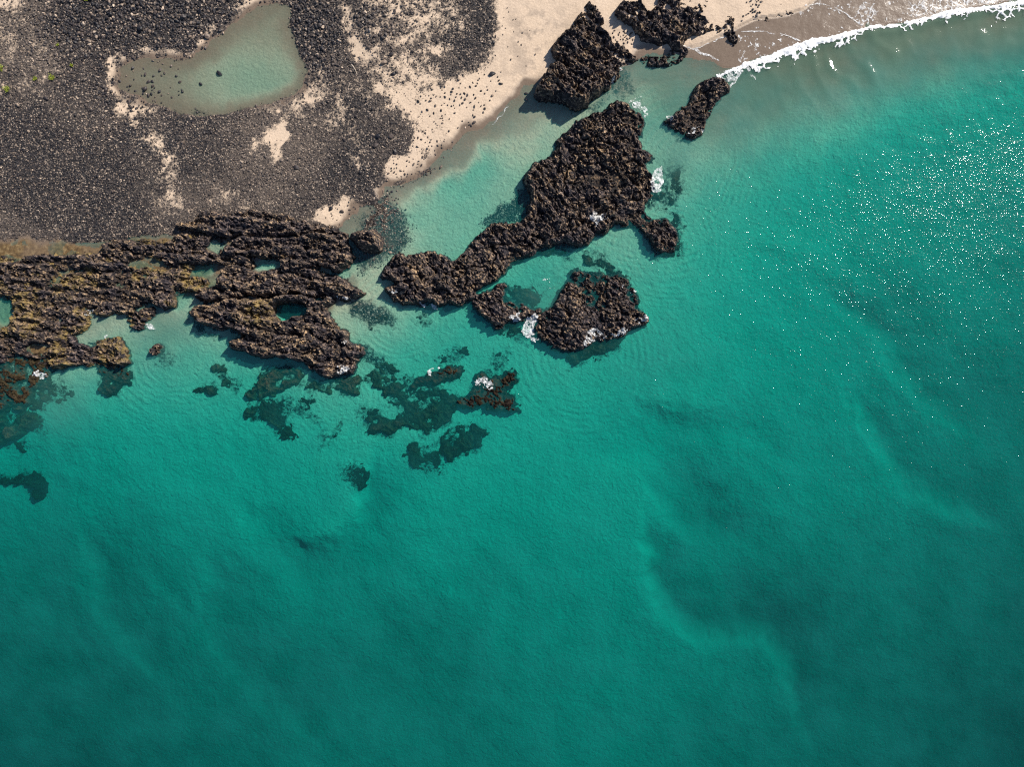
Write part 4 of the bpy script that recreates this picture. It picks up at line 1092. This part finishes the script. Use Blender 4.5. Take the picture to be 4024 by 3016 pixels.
# the cobble field itself: nobody could count it
NC = 400000
cp = np.stack([rng.uniform(-330, 2960, NC), rng.uniform(-250, 1100, NC)], 1)
cw = W(cp)
cd = grid_lookup(AX, AY, GRAV, cw[:, 0], cw[:, 1])
csh = grid_lookup(AX, AY, GSH, cw[:, 0], cw[:, 1])
cz = gz_at(cw[:, 0], cw[:, 1])
bigz = np.zeros(NC)
for px, py, rx, ry in ((560, 60, 400, 130), (820, 90, 150, 120), (1230, 110, 110, 190), (1480, 100, 130, 120), (480, 330, 90, 150), (1260, 230, 80, 80), (300, 150, 150, 100)):
    bigz = np.maximum(bigz, np.exp(-(((cp[:, 0] - px) / rx) ** 2 + ((cp[:, 1] - py) / ry) ** 2)))
keep = (rng.random(NC) < np.clip((cd - 0.13) * 1.15, 0.0, 1) ** 1.3 * (0.62 - 0.36 * bigz)) & (csh < 0.2) & (cz > -0.9) & (cp[:, 0] < 2200) & ~((cp[:, 0] > 1950) & (cp[:, 1] < 330))
rsz = (0.09 + 0.20 * rng.random(NC) ** 4) * (1 + 1.15 * bigz)
big_one = rng.random(NC) < 0.012
rsz = np.where(big_one, rsz * 1.8, rsz)
cw, cz, rsz = cw[keep], cz[keep], rsz[keep]
nk = len(cw)
me = bpy.data.meshes.new("cobbles")
me.vertices.add(nk)
me.vertices.foreach_set("co", np.stack([cw[:, 0], cw[:, 1], cz + rsz * 0.16], 1).astype(np.float32).ravel())
a = me.attributes.new("size", 'FLOAT', 'POINT'); a.data.foreach_set("value", rsz.astype(np.float32))
a = me.attributes.new("dust", 'FLOAT', 'POINT'); a.data.foreach_set("value", dust_map(cw[:, 0], cw[:, 1]).astype(np.float32))
a = me.attributes.new("turn", 'FLOAT_VECTOR', 'POINT')
a.data.foreach_set("vector", np.stack([rng.uniform(-.6, .6, nk), rng.uniform(-.6, .6, nk), rng.uniform(0, 6.28, nk)], 1).astype(np.float32).ravel())
cob = tag(link("cobbles", me), "countless dark grey cobbles covering the upper shore", "cobbles", kind="stuff")
ng = bpy.data.node_groups.new("cobble_field", 'GeometryNodeTree')
ng.interface.new_socket("Geometry", in_out='INPUT', socket_type='NodeSocketGeometry')
ng.interface.new_socket("Geometry", in_out='OUTPUT', socket_type='NodeSocketGeometry')
gi = ng.nodes.new("NodeGroupInput"); go = ng.nodes.new("NodeGroupOutput")
g2i = ng.nodes.new("GeometryNodeGeometryToInstance")
for i in range(5):
    ico = ng.nodes.new("GeometryNodeMeshIcoSphere"); ico.inputs["Radius"].default_value = 0.5; ico.inputs["Subdivisions"].default_value = 2
    nz = ng.nodes.new("ShaderNodeTexNoise"); nz.noise_dimensions = '4D'; nz.inputs["W"].default_value = 3.7 * i; nz.inputs["Scale"].default_value = 1.7; nz.inputs["Detail"].default_value = 1.0
    sub1 = ng.nodes.new("ShaderNodeVectorMath"); sub1.operation = 'SUBTRACT'; sub1.inputs[1].default_value = (0.5, 0.5, 0.5)
    ng.links.new(nz.outputs["Color"], sub1.inputs[0])
    mul = ng.nodes.new("ShaderNodeVectorMath"); mul.operation = 'MULTIPLY'; mul.inputs[1].default_value = (0.9, 0.9, 0.7)
    ng.links.new(sub1.outputs[0], mul.inputs[0])
    sp = ng.nodes.new("GeometryNodeSetPosition")
    ng.links.new(ico.outputs["Mesh"], sp.inputs["Geometry"]); ng.links.new(mul.outputs[0], sp.inputs["Offset"])
    tf = ng.nodes.new("GeometryNodeTransform"); tf.inputs["Scale"].default_value = (1.25, 0.85 + 0.06 * i, 0.6 + 0.06 * i)
    ng.links.new(sp.outputs[0], tf.inputs["Geometry"])
    smt = ng.nodes.new("GeometryNodeSetMaterial"); smt.inputs["Material"].default_value = MAT_STONE
    ng.links.new(tf.outputs[0], smt.inputs["Geometry"])
    ng.links.new(smt.outputs[0], g2i.inputs[0])
iop = ng.nodes.new("GeometryNodeInstanceOnPoints"); iop.inputs["Pick Instance"].default_value = True
rv = ng.nodes.new("FunctionNodeRandomValue"); rv.data_type = 'INT'
for s_ in rv.inputs:
    if s_.enabled and s_.name == "Max": s_.default_value = 4
ro = [s_ for s_ in rv.outputs if s_.enabled][0]
ns = ng.nodes.new("GeometryNodeInputNamedAttribute"); ns.data_type = 'FLOAT'; ns.inputs["Name"].default_value = "size"
nr = ng.nodes.new("GeometryNodeInputNamedAttribute"); nr.data_type = 'FLOAT_VECTOR'; nr.inputs["Name"].default_value = "turn"
ng.links.new(gi.outputs[0], iop.inputs["Points"])
ng.links.new(g2i.outputs[0], iop.inputs["Instance"])
ng.links.new(ro, iop.inputs["Instance Index"])
ng.links.new([s_ for s_ in nr.outputs if s_.enabled][0], iop.inputs["Rotation"])
ng.links.new([s_ for s_ in ns.outputs if s_.enabled][0], iop.inputs["Scale"])
ng.links.new(iop.outputs[0], go.inputs[0])
md = cob.modifiers.new("cobble_field", 'NODES'); md.node_group = ng
print("cobbles", nk)

# ------------------------------------------------------------------ shrubs and driftwood
for px, py, dia, lab in [(25, 284, 1.5, "largest yellow green shrub at the left edge of the cobbles"), (52, 365, 1.1, "yellow green shrub below the largest one at the left edge"),
                         (160, 322, 0.7, "small shrub, left one of a pair in the cobbles"), (222, 316, 1.0, "shrub, right one of a pair in the cobbles"),
                         (362, 11, 1.1, "shrub at the top edge among the darkest cobbles"), (412, 3, 0.8, "small shrub touching the top edge right of another shrub"),
                         (245, 189, 0.5, "tiny yellow sprig in the cobbles west of the lagoon"), (296, 265, 0.5, "tiny green sprig between the shrub pair and the lagoon")]:
    x, y = W((px, py)); z0 = float(gz_at(x, y))
    root = bpy.data.objects.new("shrub", None); sc.collection.objects.link(root)
    root.location = (x, y, z0); tag(root, lab, "shrub", "shrubs in the cobbles")
    r = np.random.default_rng(int(px * 7 + py))
    nst = 6
    V, F = [], []
    tips = []
    for k in range(nst):
        an = 2 * math.pi * k / nst + r.uniform(-.4, .4); ln = dia * r.uniform(.3, .52)
        tip = np.array([math.cos(an) * ln, math.sin(an) * ln, dia * r.uniform(.25, .55)]); tips.append(tip)
        b = len(V); w = 0.02
        for q in range(3):
            V.append((math.cos(q * 2.1) * w, math.sin(q * 2.1) * w, -0.05))
        for q in range(3):
            V.append(tuple(tip + np.array([math.cos(q * 2.1) * w * .4, math.sin(q * 2.1) * w * .4, 0])))
        for q in range(3):
            F.append((b + q, b + (q + 1) % 3, b + 3 + (q + 1) % 3, b + 3 + q))
    link("stem", mesh_from("stem", V, F, MAT_STEM), root)
    V, F = [], []
    for k in range(int(240 * dia)):
        tip = tips[r.integers(nst)] * r.uniform(.35, 1.1) + r.normal(0, .09 * dia, 3)
        tip[2] = max(tip[2], 0.04)
        d1 = r.normal(0, 1, 3); d1[2] *= .5; d1 /= np.linalg.norm(d1); d2 = np.cross(d1, r.normal(0, 1, 3)); d2 /= np.linalg.norm(d2)
        L, w = r.uniform(.06, .13), r.uniform(.025, .05)
        b = len(V)
        V += [tuple(tip - d1 * L), tuple(tip + d2 * w), tuple(tip + d1 * L), tuple(tip - d2 * w)]
        F.append((b, b + 1, b + 2, b + 3))
    lf = link("leaves", mesh_from("leaves", V, F, MAT_LEAF, smooth=False), root)
V, F = [], []
nseg = 9
for k in range(nseg):
    t = k / (nseg - 1); rr_ = 0.11 * (1 - .5 * t)
    c = np.array([-0.9 + 1.8 * t, 0.12 * math.sin(3 * t), 0.13 + 0.03 * math.sin(5 * t)])
    for q in range(6):
        V.append((c[0], c[1] + rr_ * math.cos(q * math.pi / 3), c[2] + rr_ * math.sin(q * math.pi / 3)))
for k in range(nseg - 1):
    for q in range(6):
        F.append((k * 6 + q, k * 6 + (q + 1) % 6, (k + 1) * 6 + (q + 1) % 6, (k + 1) * 6 + q))
lg_ = link("driftwood_log", mesh_from("driftwood_log", V, F, MAT_LOG))
x, y = W((1398, 284)); lg_.location = (x, y, float(gz_at(x, y)) + 0.25); lg_.rotation_euler = (0, 0.1, R(-60))
tag(lg_, "short bleached driftwood log beside the angular boulder east of the lagoon", "driftwood")

# ------------------------------------------------------------------ foam


def foam_patch(name, x0, y0, x1, y1, maskfn, label, step=0.13, hmax=0.14, z0=0.05, follow=None, kind="stuff", cat="foam", mat=None):
    xs = np.arange(x0, x1, step); ys = np.arange(y0, y1, step)
    x, y = np.meshgrid(xs, ys)
    m = maskfn(x, y)
    z = z0 + hmax * np.clip(m * 2, 0, 1) * (0.35 + 0.65 * vnoise(x * 1.7, y * 1.7, 501)) + 0.05 * fbm(x * 2.6, y * 2.6, 2, 503)
    base = wave_height(x, y)
    if follow is not None:
        base = np.maximum(base, follow(x, y))
    z = z + base
    mc = (m[1:, 1:] + m[1:, :-1] + m[:-1, 1:] + m[:-1, :-1]) / 4
    f, us = grid_faces(mc > 0)
    if len(f) == 0: return None
    return tag(link(name, mesh_from(name, np.stack([x.ravel()[us], y.ravel()[us], z.ravel()[us]], 1), f, mat or MAT_FOAM)), label, cat, kind=kind)


def surf_mask(x, y):
    d, sd, run = line_side(x, y, FOAM_LINE)
    sg = d * -sd                                   # + seaward
    wdt = 0.95 + 1.3 * np.exp(-((run - 0.32) / 0.14) ** 2) + 0.9 * np.exp(-((run - 0.85) / 0.12) ** 2) - 0.25 * np.exp(-((run - 0.55) / 0.06) ** 2)
    core = wdt * 0.29 - np.abs(sg - wdt * 0.15)
    f1, f2, _ = worley(x * 0.9 + 0.3 * fbm(x, y, 2, 601), y * 0.9, 603)
    lace = 0.26 - (f2 - f1)
    skirt = np.where((sg > 0) & (sg < wdt * 1.7), lace - 0.18 * sg / wdt + 0.18 * fbm(x * .5, y * .5, 3, 605), -1)
    m = np.maximum(core + 0.34 * fbm(x * 0.9, y * 0.9, 5, 607, 0.7), skirt)
    return m * 1.0 - 1.0 * (run <= 0.001) - 1.0 * (run >= 0.999)


a_ = W((2780, 340)); b_ = W((4150, -40))
foam_patch("breaking_wave", a_[0], a_[1], b_[0], b_[1], surf_mask, "white foaming line of the small wave breaking on the sand", hmax=0.30)

PATCH = [([(2560, 700), (2565, 680), (2595, 662), (2606, 658), (2606, 700), (2604, 745), (2590, 760), (2562, 750)], 0.55, "bright foam wedge on the east side of the largest platform"),
         ([(2806, 318), (2815, 290), (2860, 275), (2900, 262), (2925, 268), (2905, 295), (2890, 320), (2870, 345), (2850, 330), (2830, 312)], 0.25, "foam splashing at the upper tip of the slanting islet"),
         ([(2935, 262), (2950, 270), (2970, 300), (2968, 312), (2955, 295), (2938, 275)], 0.35, "foam hook curling off the end of the breaking wave"),
         ([(2467, 408), (2480, 390), (2520, 378), (2530, 386), (2510, 400), (2540, 430), (2548, 448), (2535, 462), (2520, 440), (2490, 425)], 0.12, "lacy foam at the top corner of the largest platform"),
         ([(2318, 845), (2340, 832), (2370, 835), (2384, 855), (2382, 872), (2360, 875), (2340, 900), (2330, 880), (2310, 865)], 0.2, "white water draining over the southern edge of the platform"),
         ([(2070, 1250), (2095, 1235), (2115, 1240), (2105, 1280), (2100, 1310), (2125, 1335), (2108, 1352), (2085, 1330), (2050, 1312), (2058, 1285)], 0.35, "white foam tongue in the notch of the knobbly island"),
         ([(2000, 1240), (2030, 1234), (2062, 1236), (2050, 1255), (2010, 1268)], 0.12, "foam streak left of the notch in the knobbly island"),
         ([(2295, 1325), (2310, 1300), (2350, 1295), (2400, 1310), (2455, 1285), (2462, 1300), (2430, 1325), (2380, 1335), (2330, 1345), (2300, 1360)], 0.18, "white foam arc along the lower edge of the knobbly island"),
         ([(2440, 1120), (2470, 1125), (2500, 1145), (2480, 1150), (2450, 1138)], -0.02, "foam flecks on the upper right flank of the knobbly island"),
         ([(2500, 1250), (2535, 1240), (2540, 1265), (2510, 1280), (2490, 1272)], -0.05, "foam flecks on the right corner of the knobbly island"),
         ([(1862, 1490), (1900, 1478), (1930, 1490), (1945, 1515), (1940, 1535), (1915, 1530), (1885, 1520), (1862, 1512)], 0.12, "foam lying on top of the four armed rock"),
         ([(1670, 1470), (1700, 1450), (1725, 1455), (1700, 1475), (1678, 1490)], -0.02, "foam flecks over the dark reef crest"),
         ([(1538, 1140), (1570, 1130), (1575, 1150), (1550, 1160), (1565, 1185), (1600, 1200), (1560, 1190), (1535, 1160)], 0.02, "foam fringe on the western tip of the platform's tail"),
         ([(1655, 1195), (1700, 1192), (1730, 1205), (1720, 1215), (1670, 1205)], 0.08, "foam fringe under the platform's tail"),
         ([(1340, 1350), (1375, 1340), (1385, 1370), (1355, 1378)], -0.02, "foam flecks on the headland's right shoulder"),
         ([(1330, 1440), (1360, 1432), (1385, 1450), (1370, 1470), (1335, 1466)], 0.08, "foam on the headland's lower right corner"),
         ([(345, 1225), (390, 1212), (420, 1225), (400, 1238), (360, 1245)], 0.0, "foam fringe along the weedy left shelf"),
         ([(408, 1320), (430, 1305), (465, 1295), (462, 1310), (430, 1318), (412, 1335)], -0.08, "thin foam scribbles in the inlet beside the weedy shelf"),
         ([(575, 1275), (600, 1268), (620, 1280), (605, 1292), (580, 1292)], 0.02, "foam swirl below the small crooked rock"),
         ([(138, 1462), (165, 1458), (190, 1475), (170, 1488), (142, 1480)], 0.08, "foam patch on the brown reef under the left shelf"),
         ([(1310, 1166), (1380, 1168), (1400, 1172), (1370, 1182), (1312, 1178)], -0.06, "foam flecks at the tip of the long sloping ridge"),
         ([(2700, 520), (2750, 500), (2765, 515), (2740, 530), (2710, 530)], -0.06, "foam flecks at the foot of the slanting islet"),
         ([(2135, 1100), (2160, 1095), (2170, 1120), (2185, 1140), (2165, 1150), (2140, 1120)], -0.18, "fine foam flecks on the round turquoise pool"),
         ([(2430, 262), (2445, 262), (2440, 285), (2410, 325), (2400, 320), (2430, 290)], -0.05, "foam fringe on the east side of the tall crag"),
         ([(2620, 715 - 260), (2640, 468), (2632, 482), (2618, 478)], -0.05, "foam fleck at the left end of the slanting islet")]


def surface_z(x, y):
    """height of rock tops under a foam patch"""
    return TOPS[np.clip(((y + 80) / TSTEP).astype(int), 0, TOPS.shape[0] - 1), np.clip(((x + 105) / TSTEP).astype(int), 0, TOPS.shape[1] - 1)]


for i, (poly, cover, lab) in enumerate(PATCH):
    pl = smooth_poly(W(poly))
    lo, hi = pl.min(0) - .5, pl.max(0) + .5

    def mk(x, y, pl=pl, cover=cover, i=i):
        s = sdf(x + 0.35 * fbm(x * .9, y * .9, 3, 700 + i), y + 0.35 * fbm(x * .9, y * .9, 3, 720 + i), pl)
        f1, f2, _ = worley(x * 1.25 + .3 * fbm(x * 1.5, y * 1.5, 2, 740 + i), y * 1.25, 760 + i)
        g1, g2, _ = worley(x * 3.0 + .3 * fbm(x * 2, y * 2, 2, 790 + i), y * 3.0, 770 + i)
        pat = cover * 0.50 + 0.10 - np.minimum((f2 - f1) * 0.8, 0.1 + (g2 - g1) * 0.5) + 0.40 * fbm(x * 1.1, y * 1.1, 4, 780 + i, 0.7)
        return np.minimum(s, pat * 0.5)
    foam_patch("foam", lo[0], lo[1], hi[0], hi[1], mk, lab, step=0.09, hmax=0.08, follow=surface_z, mat=MAT_THIN)

# thin foam edges left by the last swash
for pts, wd, lab in [([(2678, 185), (2710, 186), (2742, 200), (2760, 214), (2790, 225), (2830, 243)], 0.2, "thin foam edge of spent swash below the curling crag"),
                     ([(2880, 108), (2895, 120), (2930, 126), (3000, 127), (3060, 135), (3100, 140), (3160, 165)], 0.11, "thin foam line crossing the wet sand near the breaking wave"),
                     ([(3155, 30), (3180, 22), (3218, 18), (3260, 26), (3310, 48), (3350, 75), (3400, 108)], 0.13, "long thin foam arc on the wet brown sand"),
                     ([(3228, -30), (3222, 0), (3216, 30)], 0.07, "short foam thread crossing the long foam arc"),
                     ([(2676, 176), (2720, 188), (2765, 180), (2810, 160), (2855, 140)], 0.07, "faint foam edge round the tongue of dry sand"),
                     ([(2000, 418), (1954, 470), (1905, 509)], 0.06, "pale swash thread along the channel beach")]:
    L = smooth_line(W(pts), 10)
    lo, hi = L.min(0) - .6, L.max(0) + .6

    def mk(x, y, L=L, wd=wd):
        xx = x + 0.25 * fbm(x * .7, y * .7, 3, 801); yy = y + 0.25 * fbm(x * .7, y * .7, 3, 803)
        d, sd, run = line_side(xx, yy, L)
        return wd * (0.75 + 0.6 * fbm(x * .8, y * .8, 3, 805)) * sm(0, .08, run) * sm(1, .92, run) - d
    foam_patch("foam_thread", lo[0], lo[1], hi[0], hi[1], mk, lab, step=0.07, hmax=0.03, z0=0.03, follow=lambda x, y: gz_at(x, y) + 0.02, mat=MAT_THIN)


# white lace mesh imitating sun glints on the wet sand behind the breaker
def glint_mask(x, y):
    d, sd, run = line_side(x, y, FOAM_LINE)
    g = sdf(x, y, SWASH)
    f1, f2, _ = worley(x * 1.15 + 0.35 * fbm(x * 1.2, y * 1.2, 2, 851), y * 1.0 + 0.35 * fbm(x * 1.2, y * 1.2, 2, 857), 853)
    dens = 0.02 + 0.17 * sm(0.30, 0.72, run) * sm(9, 1, d)
    m = dens - (f2 - f1) + 0.14 * fbm(x * .35, y * .35, 3, 859)
    m = np.minimum(m, g)
    return np.where((sd > 0) & (d > 0.4) & (run > 0.1), m, -1)


a_ = W((2900, 250)); b_ = W((4100, -60))
foam_patch("glint_lace", a_[0], a_[1], b_[0], b_[1], glint_mask, "white lace imitating sun glints on the wet sand behind the breaking wave", step=0.11, hmax=0.03, z0=0.02, follow=lambda x, y: gz_at(x, y) + 0.01, mat=MAT_THIN)
print("done")
